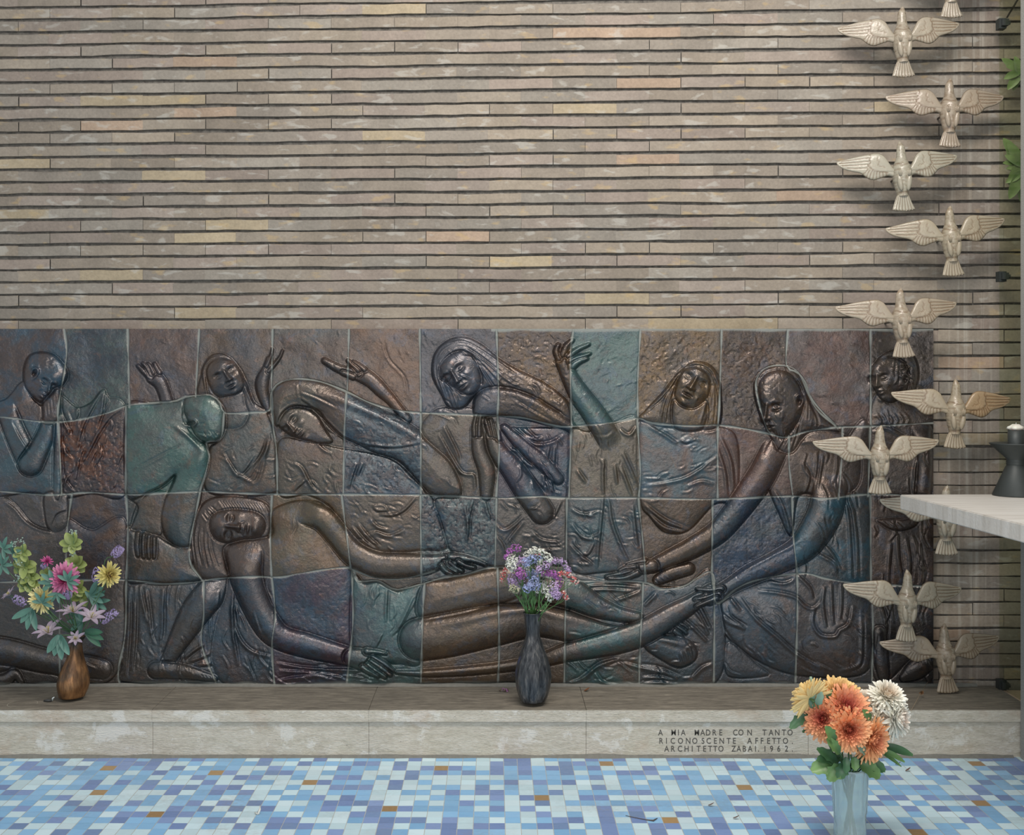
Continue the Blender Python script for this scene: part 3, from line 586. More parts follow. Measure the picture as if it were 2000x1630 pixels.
# --- 10 the reclining dead man
poly(101, [(1105, 1125), (1180, 1132), (1258, 1140), (1335, 1145), (1392, 1120), (1394, 1335), (1105, 1335), (1050, 1330), (822, 1335), (440, 1335), (444, 1140), (470, 1128), (600, 1180), (900, 1200), (1100, 1200)], 3, 2, 10)
for f in ([(455, 1180), (465, 1230), (490, 1265), (530, 1278)], [(460, 1150), (458, 1220), (470, 1300)], [(540, 1290), (600, 1300), (670, 1303), (720, 1305)], [(545, 1305), (620, 1310), (670, 1318)], [(540, 1325), (610, 1315), (660, 1325)], [(1110, 1330), (1140, 1318), (1170, 1292), (1210, 1282)], [(1130, 1322), (1160, 1300), (1200, 1284)], [(1165, 1310), (1180, 1328), (1210, 1334)], [(1250, 1295), (1290, 1302), (1330, 1318)], [(1255, 1318), (1290, 1318), (1318, 1325)], [(1220, 1290), (1255, 1300), (1300, 1310), (1325, 1322)], [(1355, 1180), (1372, 1205), (1388, 1238)], [(1330, 1200), (1355, 1220), (1385, 1250)], [(1365, 1170), (1380, 1200), (1392, 1225)], [(1255, 1330), (1290, 1328), (1325, 1332)], [(1350, 1320), (1370, 1300), (1390, 1292)], [(1140, 1140), (1190, 1138), (1250, 1142)], [(1200, 1168), (1225, 1160), (1250, 1150)], [(1255, 1180), (1270, 1165), (1280, 1155)], [(1135, 1150), (1180, 1146), (1240, 1150)]):
    crease(f, 2.6, 2.3, 3.6, [10])
poly(101, [(378, 1100), (372, 1060), (378, 1022), (390, 992), (410, 974), (450, 968), (495, 973), (522, 985), (530, 1008), (520, 1050), (470, 1052), (440, 1072), (442, 1105), (446, 1128), (398, 1131)], 9, 6, 14)
poly(100, [(408, 1032), (410, 1010), (425, 998), (455, 993), (490, 996), (512, 1006), (520, 1025), (512, 1045), (490, 1054), (462, 1058), (436, 1060), (418, 1052)], 16, 8, 14)
face(458, 1030, 50, -82, 4)
blob(500, 1022, 12, 16, 0, 4)
hair([(384, 1010), (376, 1050), (382, 1105)], [(412, 1045), (418, 1080), (434, 1122)], 10, 2.2, 1.5, [10])
hair([(392, 1000), (400, 1012), (408, 1022)], [(412, 985), (424, 995), (432, 1003)], 6, 1.8, 1.4, [10])
for q in range(17): crease([(428+5.4*q, 977+.3*q), (436+5.4*q, 987+.3*q), (441+5.4*q, 996+.5*q)], 2.4, 1.5, 1.2)
poly(100, [(437, 1080), (446, 1062), (475, 1052), (512, 1050), (532, 1040), (530, 1000), (560, 982), (600, 976), (632, 985), (650, 1020), (668, 1060), (686, 1105), (692, 1180), (688, 1262), (640, 1258), (560, 1228), (530, 1200), (500, 1150), (460, 1140)], 10, 8, 20)
blob(560, 1090, 40, 45, 0, 5, [10]); blob(610, 1200, 60, 30, 20, -4, [10]); blob(630, 1060, 14, 40, -25, -3, [10])
crease([(625, 1010), (640, 1040), (650, 1060), (668, 1085), (685, 1105)], 2.8, 2.4, -2); crease([(576, 1010), (578, 1030), (570, 1045)], 1.6, 2, .8)
poly(101, [(690, 1128), (712, 1138), (740, 1135), (775, 1152), (826, 1140), (832, 1180), (824, 1290), (780, 1296), (740, 1290), (688, 1264)], 11, 5, 12)
for f in ([(820, 1165), (805, 1190), (785, 1225), (765, 1245)], [(822, 1190), (808, 1225), (800, 1270)], [(760, 1150), (758, 1190), (758, 1215)], [(812, 1165), (790, 1210), (778, 1230)], [(750, 1240), (742, 1255), (735, 1268)], [(826, 1210), (818, 1250), (815, 1285)], [(740, 1135), (765, 1148), (780, 1155)]):
    crease(f, 2.0, 2.0, 2.6, [10])
poly(100, [(824, 1142), (880, 1130), (960, 1112), (1030, 1108), (1100, 1125), (1115, 1160), (1060, 1178), (960, 1182), (824, 1210)], 14, 9, 20)
stroke(100, [(1080, 1150, 30), (1120, 1160, 29), (1160, 1182, 22), (1205, 1198, 15), (1245, 1206, 12)], 12, .5)
stroke(100, [(820, 1248, 42), (880, 1238, 43), (960, 1222, 40), (1040, 1212, 31), (1090, 1218, 30), (1130, 1228, 27), (1180, 1235, 18), (1225, 1236, 12)], 12, .42)
ridge([(830, 1222), (900, 1212), (960, 1198), (1040, 1190), (1100, 1205), (1190, 1222)], 4, 8, [10])
crease([(824, 1212), (890, 1200), (950, 1186), (1000, 1172), (1030, 1158)], 4, 2.6, 0)
stroke(100, [(1265, 1225, 12), (1300, 1225, 13), (1325, 1228, 11)], 8, .5)
fingers(100, [[(1320, 1216, 6), (1335, 1220, 5), (1342, 1226, 4)], [(1322, 1224, 6), (1334, 1230, 5), (1340, 1236, 4)], [(1318, 1232, 7), (1328, 1240, 6), (1332, 1246, 5)]], 9)
poly(100, [(1256, 1250), (1272, 1236), (1300, 1240), (1330, 1243), (1350, 1252), (1362, 1272), (1356, 1290), (1335, 1302), (1318, 1302), (1292, 1288), (1262, 1268)], 14, 7, 12)
for q in range(4): crease([(1326+8*q, 1278-6*q), (1334+7*q, 1300-6*q)], 2.4, 1.6, 1.6)
ridge([(1275, 1245), (1310, 1252), (1345, 1262)], 4, 6)
# its far arm, lying along the body
stroke(100, [(600, 1002, 24), (632, 1015, 24), (662, 1050, 23), (692, 1082, 24), (735, 1102, 25), (780, 1104, 24), (830, 1102, 20), (860, 1096, 14), (885, 1092, 14)], 13, .5, mg=1)
fingers(100, [[(880, 1088, 9), (905, 1090, 8), (930, 1095, 5), (948, 1102, 3.6)], [(868, 1098, 6), (878, 1108, 5), (892, 1116, 4)], [(878, 1098, 6), (890, 1108, 5), (902, 1114, 4)], [(862, 1104, 6), (870, 1114, 5), (882, 1120, 4)], [(895, 1096, 6), (910, 1104, 5), (926, 1108, 4)]], 13)
# near arm
stroke(100, [(478, 1085, 36), (482, 1130, 31), (500, 1180, 28), (526, 1225, 27), (552, 1246, 24), (600, 1260, 24), (645, 1272, 21), (688, 1283, 18)], 15, .55, mg=1)
stroke(100, [(686, 1283, 18), (706, 1287, 21), (728, 1296, 18)], 16, .42)
fingers(100, [[(716, 1272, 8), (736, 1273, 6), (754, 1276, 4.5)], [(728, 1284, 7.5), (750, 1296, 6.5), (768, 1309, 4.5)], [(724, 1292, 7.5), (744, 1304, 6.5), (762, 1317, 4.5)], [(718, 1299, 7.5), (736, 1311, 6), (752, 1321, 4.5)], [(708, 1302, 7), (724, 1313, 5.5), (738, 1320, 4)]], 17)
# long shroud-bearing arm and the bearded man's second forearm
stroke(80, [(1388, 1152, 13), (1352, 1178, 17), (1310, 1203, 22), (1262, 1232, 25), (1210, 1250, 25), (1160, 1262, 22), (1105, 1274, 18), (1050, 1290, 13), (980, 1302, 10), (900, 1310, 9), (825, 1314, 7), (775, 1312, 4)], 13, .5)
stroke(80, [(1622, 950, 34), (1612, 1000, 34), (1588, 1045, 32), (1562, 1075, 27), (1510, 1102, 22), (1465, 1122, 19), (1430, 1142, 15), (1405, 1158, 15), (1385, 1168, 14)], 16, .55, mg=1)
ridge([(1570, 1050), (1540, 1068), (1500, 1088), (1455, 1112)], 4, 5, [8])
fingers(80, [[(1410, 1150, 8), (1385, 1152, 6), (1362, 1150, 4)], [(1405, 1160, 8), (1380, 1166, 6), (1358, 1170, 4)], [(1400, 1168, 7), (1378, 1176, 5.5), (1360, 1184, 4)]], 17)
def scatter(x0, x1, y0, y1, n, ang, spread, L0, L1, dep, only):
    for _i in range(n):
        x, y = rs.uniform(x0, x1), rs.uniform(y0, y1); a = math.radians(ang+rs.uniform(-spread, spread)); L = rs.uniform(L0, L1); bnd = rs.uniform(-.25, .25)*L
        if ID[min(NY-1, max(0, int((y-Y0)/ST))), min(NX-1, max(0, int((x-X0)/ST)))]//10 not in only: continue
        c_, s_ = math.cos(a), math.sin(a)
        crease([(x-c_*L/2, y-s_*L/2), (x-s_*bnd, y+c_*bnd), (x+c_*L/2, y+s_*L/2)], dep*rs.uniform(.5, 1.3), rs.uniform(1.3, 2.0), dep*rs.uniform(.5, 1.4), only)
scatter(1250, 1402, 832, 970, 26, -18, 25, 14, 40, 1.2, (7,)); scatter(1405, 1690, 1160, 1310, 34, 42, 22, 16, 50, 1.2, (8,)); scatter(1550, 1690, 880, 1110, 26, 80, 12, 20, 60, 1.3, (8,))
scatter(1118, 1248, 980, 1110, 26, 30, 40, 12, 34, 1.5, (6,)); scatter(1118, 1248, 840, 965, 16, 80, 20, 14, 40, 1.0, (6,)); scatter(975, 1108, 980, 1095, 22, 20, 45, 12, 34, 1.4, (5,)); scatter(980, 1110, 835, 965, 26, 60, 35, 14, 40, 1.6, (5,))
scatter(690, 820, 975, 1070, 22, 25, 30, 12, 36, 1.3, (4,)); scatter(545, 670, 880, 960, 16, 40, 40, 12, 30, 1.2, (4,)); scatter(690, 900, 790, 960, 30, 30, 20, 12, 34, 1.0, (4,)); scatter(405, 535, 840, 955, 16, 20, 60, 12, 34, 1.1, (3,))
scatter(125, 245, 800, 955, 30, 105, 25, 16, 46, 1.6, (1,)); scatter(250, 440, 1150, 1320, 26, 88, 12, 20, 60, 1.4, (2,)); scatter(440, 540, 1140, 1320, 16, 75, 20, 20, 60, 1.5, (10,)); scatter(1110, 1390, 1140, 1330, 44, 20, 35, 12, 42, 1.6, (10,)); scatter(540, 820, 1290, 1330, 16, 3, 6, 20, 60, 1.6, (10,))
scatter(1705, 1820, 820, 1290, 40, 88, 14, 20, 60, 1.7, (9,)); scatter(845, 1110, 670, 830, 40, 32, 14, 14, 40, 1.3, (5,)); scatter(695, 825, 1130, 1280, 14, 110, 25, 14, 46, 1.0, (10,))
for (xa, xb, ya, yb, n_, aa) in ((972, 1116, 655, 760, 90, 20), (1120, 1400, 655, 820, 150, -40), (1409, 1538, 657, 830, 80, 60), (1540, 1700, 657, 830, 50, 30), (535, 820, 650, 800, 60, 60), (822, 860, 650, 800, 30, 80), (250, 390, 650, 780, 26, 50), (1700, 1822, 650, 820, 50, 20)):
    for _i in range(n_): blob(rs.uniform(xa, xb), rs.uniform(ya, yb), rs.uniform(3, 8), rs.uniform(1.6, 2.8), aa+rs.uniform(-30, 30), rs.uniform(-.9, 1.3))
for _ in range(1):
    Z[1:-1, 1:-1] = (Z[1:-1, 1:-1]*4+(Z[:-2, 1:-1]+Z[2:, 1:-1]+Z[1:-1, :-2]+Z[1:-1, 2:])*2+Z[:-2, :-2]+Z[2:, 2:]+Z[:-2, 2:]+Z[2:, :-2])/16
# surface life: tool marks, pitted tiles
Z += .12*vnoise(7, 11)+.07*vnoise(3.6, 12)
pit = np.clip((vnoise(5.0, 21)-.2)*2.2, 0, 1)
for (xa, xb, ya, yb, s) in ((118, 246, 820, 962, 2.0), (672, 822, 840, 960, 1.5), (822, 968, 972, 1090, 1.8), (531, 687, 1130, 1250, .8), (1392, 1546, 975, 1140, .9), (972, 1116, 655, 810, 1.3), (1409, 1538, 657, 830, 1.4), (1250, 1406, 657, 760, 1.4)):
    mk = 1/(1+np.exp(-(GX-xa)/4))*1/(1+np.exp((GX-xb)/4))*1/(1+np.exp(-(GY-ya)/4))*1/(1+np.exp((GY-yb)/4))
    Z -= pit*mk*s*.5

# --- joints between the ceramic tiles, and the glaze of each tile
H1 = [(-60, 814), (0, 814), (87, 824), (150, 820), (212, 806), (250, 792), (300, 787), (345, 782), (362, 774), (410, 771), (430, 788), (439, 806), (500, 805), (527, 800), (532, 762), (550, 745), (582, 740), (625, 745), (675, 764), (725, 787), (775, 801), (822, 806), (950, 811), (972, 812), (1025, 817), (1075, 829), (1112, 833), (1195, 825), (1247, 817), (1275, 825), (1350, 832), (1400, 830), (1450, 836), (1500, 847), (1535, 854), (1575, 842), (1637, 834), (1700, 832), (1823, 826)]
H2 = [(-60, 958), (0, 959), (75, 966), (120, 966), (175, 962), (262, 966), (390, 960), (450, 962), (550, 965), (670, 965), (822, 967), (970, 972), (1050, 969), (1112, 972), (1247, 972), (1390, 974), (1547, 969), (1612, 974), (1692, 966), (1823, 969)]
H3 = [(-60, 1139), (0, 1137), (232, 1132), (312, 1140), (375, 1137), (425, 1129), (500, 1126), (550, 1127), (587, 1119), (682, 1109), (700, 1135), (735, 1133), (775, 1150), (825, 1140), (870, 1126), (907, 1122), (967, 1107), (1040, 1118), (1107, 1133), (1250, 1135), (1290, 1150), (1335, 1145), (1390, 1117), (1400, 1178), (1437, 1150), (1480, 1132), (1567, 1120), (1612, 1130), (1682, 1140), (1823, 1146)]
V = {0: [[(125, 642), (129, 695), (114, 795), (114, 825)], [(250, 642), (253, 795)], [(389, 642), (382, 775)], [(532, 642), (531, 765)], [(682, 642), (679, 765)], [(820, 642), (821, 806)], [(970, 642), (974, 760), (972, 812)], [(1120, 642), (1115, 695), (1116, 832)], [(1250, 642), (1246, 745), (1245, 819)], [(1409, 642), (1406, 770), (1402, 830)], [(1539, 642), (1537, 714), (1560, 730), (1585, 780), (1636, 836)], [(1700, 642), (1701, 832)]],
     1: [[(114, 825), (120, 966)], [(247, 792), (246, 965)], [(438, 806), (430, 856), (404, 864), (409, 890), (400, 930), (390, 962)], [(531, 765), (529, 795), (534, 832), (540, 895), (542, 965)], [(677, 765), (672, 845), (671, 965)], [(821, 806), (822, 967)], [(972, 812), (975, 890), (970, 972)], [(1116, 832), (1111, 972)], [(1245, 817), (1250, 920), (1247, 972)], [(1402, 830), (1401, 974)], [(1540, 852), (1542, 907), (1549, 970)], [(1645, 834), (1645, 882), (1637, 974)], [(1700, 832), (1695, 968)]],
     2: [[(141, 963), (131, 1042), (128, 1135)], [(246, 965), (249, 1035), (246, 1133)], [(390, 962), (372, 1060), (372, 1100), (395, 1134)], [(531, 965), (529, 1045), (530, 1127)], [(667, 965), (679, 1060), (685, 1112)], [(822, 967), (824, 1140)], [(969, 972), (966, 1108)], [(1106, 972), (1106, 1133)], [(1247, 972), (1257, 1085), (1260, 1138)], [(1391, 974), (1391, 1120)], [(1546, 970), (1550, 1045), (1557, 1120)], [(1700, 968), (1701, 1141)]],
     3: [[(116, 1135), (116, 1340)], [(247, 1133), (244, 1235), (232, 1310), (236, 1340)], [(397, 1134), (397, 1200), (395, 1260), (425, 1340)], [(531, 1127), (537, 1200), (532, 1260), (536, 1340)], [(687, 1115), (690, 1210), (680, 1297), (677, 1340)], [(829, 1139), (825, 1210), (822, 1340)], [(972, 1108), (975, 1260), (972, 1340)], [(1105, 1134), (1102, 1340)], [(1257, 1138), (1250, 1285), (1249, 1340)], [(1391, 1120), (1394, 1180), (1395, 1340)], [(1557, 1120), (1557, 1200), (1554, 1340)], [(1701, 1141), (1705, 1210), (1702, 1340)]]}
XC = [[(66, 60, 60, 44, 62, 82), (66, 78, 80, 40, 52, 66, .5), (80, 68, 64, 68, 66, 70), (74, 64, 56, 58, 60, 66), (76, 68, 64, 68, 70, 70), (78, 70, 66, 92, 76, 66), (58, 60, 68, 76, 78, 88), (84, 70, 54, 56, 50, 48, .5), (74, 92, 94, 66, 82, 90), (72, 66, 58, 96, 80, 58, .4), (72, 58, 48, 48, 44, 40, .5), (82, 66, 62, 72, 68, 68), (58, 56, 56, 72, 66, 60)],
      [(58, 76, 90, 70, 70, 74), (64, 56, 56, 86, 58, 46, .9), (70, 92, 92, 74, 84, 84), (76, 66, 58, 66, 72, 74), (72, 70, 64, 76, 66, 60), (48, 58, 74, 84, 92, 100, .8), (78, 76, 70, 70, 66, 62), (60, 58, 70, 52, 66, 82), (88, 86, 78, 84, 80, 72), (72, 84, 94, 84, 74, 70), (86, 70, 66, 76, 66, 62), (80, 70, 62, 72, 64, 60), (76, 68, 64, 60, 56, 54), (54, 52, 50, 66, 58, 54)],
      [(72, 70, 68, 68, 68, 70), (74, 60, 54, 50, 52, 62), (76, 68, 60, 58, 66, 70), (68, 60, 56, 74, 66, 62), (80, 74, 62, 92, 76, 60), (84, 76, 68, 76, 72, 66), (48, 58, 68, 90, 100, 104, .9), (80, 80, 78, 74, 72, 70), (78, 76, 76, 68, 82, 90), (80, 70, 62, 64, 54, 44), (50, 60, 82, 66, 74, 84, .5), (58, 80, 98, 66, 70, 74), (54, 48, 46, 78, 66, 60)],
      [(72, 70, 68, 66, 64, 62), (74, 72, 70, 76, 70, 66), (72, 70, 68, 66, 72, 80), (70, 68, 72, 54, 66, 80), (56, 68, 86, 66, 56, 68, .5), (80, 100, 104, 70, 78, 84), (96, 84, 70, 80, 70, 60), (88, 78, 68, 76, 70, 64), (64, 84, 90, 86, 80, 76), (80, 78, 78, 60, 70, 80), (76, 78, 84, 62, 72, 86), (72, 74, 78, 70, 66, 66), (58, 56, 54, 52, 52, 56)]]
def yat(Hl, x): return np.interp(x, [p[0] for p in Hl], [p[1] for p in Hl])
row = (GY > yat(H1, GX)).astype(int)+(GY > yat(H2, GX))+(GY > yat(H3, GX))
ca = np.zeros((NY, NX, 4)); cb = np.zeros((NY, NX, 4))
for r in range(4):
    cidx = np.zeros((NY, NX), int)
    for vl in V[r]: cidx += GX > np.interp(GY, [p[1] for p in vl], [p[0] for p in vl])
    for ci, cc in enumerate(XC[r]):
        k = (row == r) & (cidx == ci)
        if not k.any(): continue
        def cv(t):
            m_ = sum(t)/3.0; e_ = max(0, t[2]-t[0])*.16; t = (t[0]-e_*.4, t[1]+e_, t[2]); return [lin(min(255, max(8, m_*.93+(q-m_)*1.25))) for q in t]
        ca[k, :3] = cv(cc[:3]); cb[k, :3] = cv(cc[3:6]); cb[k, 3] = (cc[6] if len(cc) > 6 else .15)
gr = np.zeros((NY, NX))
def joint(pts, wd=1.5):
    global gr
    q = cr([(x+rs.uniform(-1, 1), y+rs.uniform(-.6, .6)) for x, y in pts], step=9)
    w = win(q, 6); d, t, _ = segd(w, q)
    wj = wd*(1+.35*np.sin(t*.9)+.25*np.sin(t*.31+2))
    m_ = np.exp(-(d/wj)**4); gr[w] = np.maximum(gr[w], m_*.95)
    Z[w] = Z[w]-m_*1.3
for Hl in (H1, H2, H3): joint(Hl)
for r in V:
    for vl in V[r]: joint(vl, 1.6)
joint([(530, 765), (531, 790), (535, 830)], 1.4); joint([(690, 1122), (700, 1135), (725, 1133), (740, 1135), (775, 1151), (825, 1140)], 1.4)
joint([(1478, 770), (1476, 742), (1492, 720), (1522, 713), (1550, 720), (1572, 746), (1584, 778), (1600, 805), (1636, 834)], 1.3); joint([(1478, 765), (1485, 800), (1500, 840), (1512, 850)], 1.2)
joint([(685, 1110), (730, 1127), (775, 1131), (825, 1122), (850, 1115)], 1.3)
# cement squeezed out along the foot and the top edge
ft = np.clip((GY-1330-3*vnoise(30, 31))/7, 0, 1); gr = np.maximum(gr, ft*.8); Z -= ft*2
tp_ = np.clip((648-GY+2*vnoise(40, 33))/4, 0, 1)*(GX > 960); gr = np.maximum(gr, tp_*.9)
ca[..., 3] = gr
# mesh it: one surface, cut into the figures and the ground slab
PX = 1.0*D/F; BASE = 0.0
dep = BASE+np.maximum(Z, -3.0)*PX*1.05
zz = D-dep
WX = (GX-CX)*D/F; WZ = H-(GY-CY)*D/F          # true lateral position on the relief plane
# the outline was read off the photograph, so undo the parallax of the raised parts
WX = (GX-CX)*zz/F; WZ = H-(GY-CY)*zz/F; WY = -dep
co3 = np.stack([WX, WY, WZ], -1)
du = np.gradient(co3, axis=1); dv = np.gradient(co3, axis=0); nn = np.cross(dv, du); nn /= np.linalg.norm(nn, axis=-1, keepdims=True)
if nn[..., 1].mean() > 0: nn = -nn
fid = ID[:-1, :-1]
RP = P(950, 1338, 0)
relief = empty('ceramic_relief', (RP.x, 0, RP.z), label='wide dark glazed ceramic relief of mourners around a dead man on the brick wall', cat='relief')
idx = np.arange(NY*NX).reshape(NY, NX)
def cut(name, mask, parent, skirt=False, **k):
    j, i = np.nonzero(mask)
    if len(j) == 0: return None
    q = np.stack([idx[j, i], idx[j+1, i], idx[j+1, i+1], idx[j, i+1]], -1)
    u, inv = np.unique(q.ravel(), return_inverse=True); q = inv.reshape(-1, 4)
    vs = co3.reshape(-1, 3)[u]; na = nn.reshape(-1, 3)[u]; A = ca.reshape(-1, 4)[u]; B = cb.reshape(-1, 4)[u]
    if skirt:
        bd = [idx[0, :], idx[:, -1], idx[-1, ::-1], idx[::-1, 0]]; loop = np.concatenate(bd)
        m = len(loop); s0 = len(vs); lv = co3.reshape(-1, 3)[loop]; bv = lv.copy(); bv[:, 1] = .03
        vs = np.concatenate([vs, lv, bv]); na = np.concatenate([na]+[np.tile([[0, -1, 0]], (2*m, 1))])
        A = np.concatenate([A, ca.reshape(-1, 4)[loop], ca.reshape(-1, 4)[loop]]); B = np.concatenate([B, cb.reshape(-1, 4)[loop], cb.reshape(-1, 4)[loop]])
        a = np.arange(m-1); q = np.concatenate([q, np.stack([s0+a, s0+a+1, s0+m+a+1, s0+m+a], -1)])
    me = bpy.data.meshes.new(name); me.vertices.add(len(vs)); me.vertices.foreach_set('co', vs.astype(np.float32).ravel())
    me.loops.add(q.size); me.loops.foreach_set('vertex_index', q.ravel().astype(np.int32))
    me.polygons.add(len(q)); me.polygons.foreach_set('loop_start', np.arange(0, q.size, 4, dtype=np.int32)); me.update(calc_edges=True); me.validate()
    me.polygons.foreach_set('use_smooth', np.ones(len(me.polygons), dtype=bool))
    for nm, arr in (('glaze', A), ('glaze2', B)):
        at_ = me.color_attributes.new(nm, 'FLOAT_COLOR', 'POINT'); at_.data.foreach_set('color', arr.astype(np.float32).ravel())
    me.normals_split_custom_set_from_vertices([tuple(v) for v in na.astype(float)])
    return link(name, me, M_glaze, parent, smooth=False, **k)
cut('ground_slab', fid == 0, relief, True, label='plain background tiles with grey joints')
NM = {11: ('mourner', 'figure of a kneeling nude at the lower left'), 1: ('mourner', 'figure bowing its head into a cloth at far left'), 2: ('mourner', 'bald figure kneeling, head bent'),
      3: ('mourner', 'veiled woman with upturned face and raised hands'), 4: ('mourner', 'hooded woman bending low'), 5: ('mourner', 'long-haired woman stooping, arms folded'),
      6: ('mourner', 'figure with one raised arm'), 7: ('mourner', 'woman with long hair looking up'), 8: ('mourner', 'bearded man leaning forward'),
      9: ('mourner', 'man standing at the right edge'), 10: ('reclining_man', 'dead man lying along the foot')}
SUB = {1: 'cloth', 2: 'robe', 3: 'veil', 4: 'hooded_cloak', 5: 'long_hair', 6: 'robe', 7: 'veil_and_robe', 8: 'robe', 9: 'robe', 10: 'shroud'}
for f in NM:
    o = cut(NM[f][0], fid == f*10, relief, label=NM[f][1])
    if f in SUB and o:
        cut(SUB[f], fid == f*10+1, o)
    for e, nm in {92: 'arm', 93: 'hands', 94: 'foot', 95: 'foot', 72: 'hand'}.items():
        if e//10 == f: cut(nm, fid == e, o)

# ---------------------------------------------------------------- floor mosaic
WF = D-.34                                   # depth of the bench front
def G(px, py, z=0.0):                        # pixel -> point on the horizontal plane z
    zc = (H-z)*F/(py-CY); return Vector(((px-CX)*zc/F, zc-D, z))
TS = .0499; xo = (957-CX)*WF/F; yo = -.331
pal = {'w': [(202, 228, 236), (197, 224, 232), (207, 230, 237), (200, 226, 234)], 'b': [(140, 188, 226), (132, 181, 220), (146, 192, 228), (138, 187, 224)],
       'v': [(126, 150, 196), (119, 143, 189), (134, 158, 202), (121, 147, 187)], 'g': [(166, 136, 94), (158, 128, 88)]}
gold = set()
for px, py in ((215, 1502), (188, 1550), (305, 1590), (425, 1510), (603, 1529), (863, 1499), (760, 1580), (1057, 1558), (1185, 1490), (1455, 1540), (1306, 1603), (1920, 1493), (1930, 1573), (1800, 1627)):
    g = G(px, py); gold.add((math.floor((g.x-xo)/TS), math.floor((yo-g.y)/TS)))
mb = MB(); RF = random.Random(11)
for j in range(-1, 46):
    for i in range(-62, 62):
        t = 'g' if (i, j) in gold else RF.choices('wbvg', (39, 37, 24, .35 if j > 16 else 0))[0]
        c_ = RF.choice(pal[t]); v = RF.uniform(.96, 1.04)
        x0 = xo+i*TS+.0011; x1 = x0+TS-.0022; y1 = yo-j*TS-.0002; y0 = y1-TS+.0004
        h = .0006; tx, ty = RF.uniform(-.0001, .0001), RF.uniform(-.0001, .0001)
        cc = rgb(*[q*v for q in c_])
        vs = [(x0, y0, h-tx-ty), (x1, y0, h+tx-ty), (x1, y1, h+tx+ty), (x0, y1, h-tx+ty)]
        mb.add(vs, [(0, 1, 2, 3)], cc)
floor_o = MB(); floor_o.box(-4, 4, -6.0, .4, -.12, 0.0); floor_o = floor_o.build('floor', M_grout, smooth=False, kind='structure')
mb.build('mosaic_tiles', M_tile, floor_o, smooth=False)

# ---------------------------------------------------------------- stone bench
BT = .179; BX0 = -3.2; BX1 = 1.995
bench = empty('stone_bench', (0, -.17, 0), label='long low travertine bench running under the ceramic relief', cat='bench')
def slab(name, xa, xb, ya, yb, za, zb, mat, bev=.003, **k):
    m_ = MB(); m_.box(xa, xb, ya, yb, za, zb); me = m_.mesh(name)
    bm = bmesh.new(); bm.from_mesh(me); bmesh.ops.recalc_face_normals(bm, faces=bm.faces)
    if bev: bmesh.ops.bevel(bm, geom=bm.edges[:], offset=bev, segments=2, affect='EDGES', profile=.6)
    bm.to_mesh(me); bm.free(); return link(name, me, mat, bench if 'parent' not in k else k.pop('parent'), False, **k)
def bx(px): return (px-CX)*WF/F
xs = [BX0, bx(-420), bx(297), bx(720), bx(1145), BX1]
for a_, b_ in zip(xs[:-1], xs[1:]):
    s_ = slab('seat_slab', a_+.0003, b_-.0003, -.34, .0, .132, BT, M_top)
    f_ = MB(); f_.box(a_+.0003, b_-.0003, -.3412, -.339, .1335, BT-.003); f_.build('front_edge', M_face, s_, False)
xs = [BX0, bx(-300), bx(297), bx(720), bx(1145), bx(1580), BX1]
risers = [slab('riser_slab', a_+.0003, b_-.0003, -.331, -.2, -.01, .1312, M_face, .002) for a_, b_ in zip(xs[:-1], xs[1:])]
# mortar fillet where the bench meets relief and floor
mb = MB()
for (ya, za, s_) in ((-.004, BT, 1), (-.332, 0.0, 1)):
    rows = []
    for i in range(160):
        x = -2.2+i*4.12/159; r = .010+.005*noise.noise(Vector((x*9, ya, 0)))
        rows.append([(x, ya-r*1.5, za+.0003), (x, ya-r*.7, za+r*.45), (x, ya, za+r)])
    mb.grid(rows, W4)
mb.build('mortar_fillet', simple('pale_mortar', rgb(122, 121, 114), .95, scale=60, bump=.002), bench)
# engraved dedication
rows_txt = [(1429.8, 'A 450 M 578 I 625 A 672 M 805 A 862 D 915 R 975 E 1038 C 1180 O 1235 N 1320 T 1465 A 1530 N 1590 T 1655 O 1715'),
            (1446.0, 'R 455 I 508 C 570 O 645 N 720 O 785 S 865 C 920 E 985 N 1048 T 1115 E 1170 A 1320 F 1388 F 1440 E 1505 T 1560 T 1605 O 1670 . 1738'),
            (1461.4, 'A 510 R 570 C 640 H 705 I 760 T 822 E 880 T 935 T 985 O 1040 Z 1165 A 1215 B 1268 A 1325 I 1378 . 1408 1 1470 9 1535 6 1605 2 1680 . 1738')]
bmt = bmesh.new(); cache = {}
for yc, line in rows_txt:
    tk = line.split()
    for ch, xx in zip(tk[::2], tk[1::2]):
        if ch not in cache:
            cu = bpy.data.curves.new('letter', 'FONT'); cu.body = ch; cu.size = .0298; cu.align_x = 'CENTER'; cu.offset = .0002; cu.extrude = .0004; cu.resolution_u = 3
            ob = bpy.data.objects.new('letter', cu); COL.objects.link(ob)
            me = bpy.data.meshes.new_from_object(ob.evaluated_get(bpy.context.evaluated_depsgraph_get()))
            bpy.data.objects.remove(ob); bpy.data.curves.remove(cu); cache[ch] = me
        n0 = len(bmt.verts); bmt.from_mesh(cache[ch]); bmt.verts.ensure_lookup_table()
        px = float(xx)/5+1200; zc = WF+.009; base = H-(yc+5.6-CY)*zc/F
        for v in bmt.verts[n0:]:
            x, y, z = v.co; v.co = ((px-CX)*zc/F+x*.86, -.3314-z, base+y*1.04)
me = bpy.data.meshes.new('inscription'); bmt.to_mesh(me); bmt.free()
link('inscription', me, M_dark, risers[4], False, label='three lines of engraved dark capitals')
# ring stain left by a vase
mb = MB(); c0 = G(44, 1374, BT)
mb.grid([[(c0.x+r*math.cos(q)*1.0, c0.y+r*math.sin(q), BT+.0006) for q in [math.pi*2*k/40 for k in range(34)]] for r in (.052, .0545)], W4)
mb.build('lime_ring', simple('lime_stain', rgb(160, 154, 138), .9), bench)

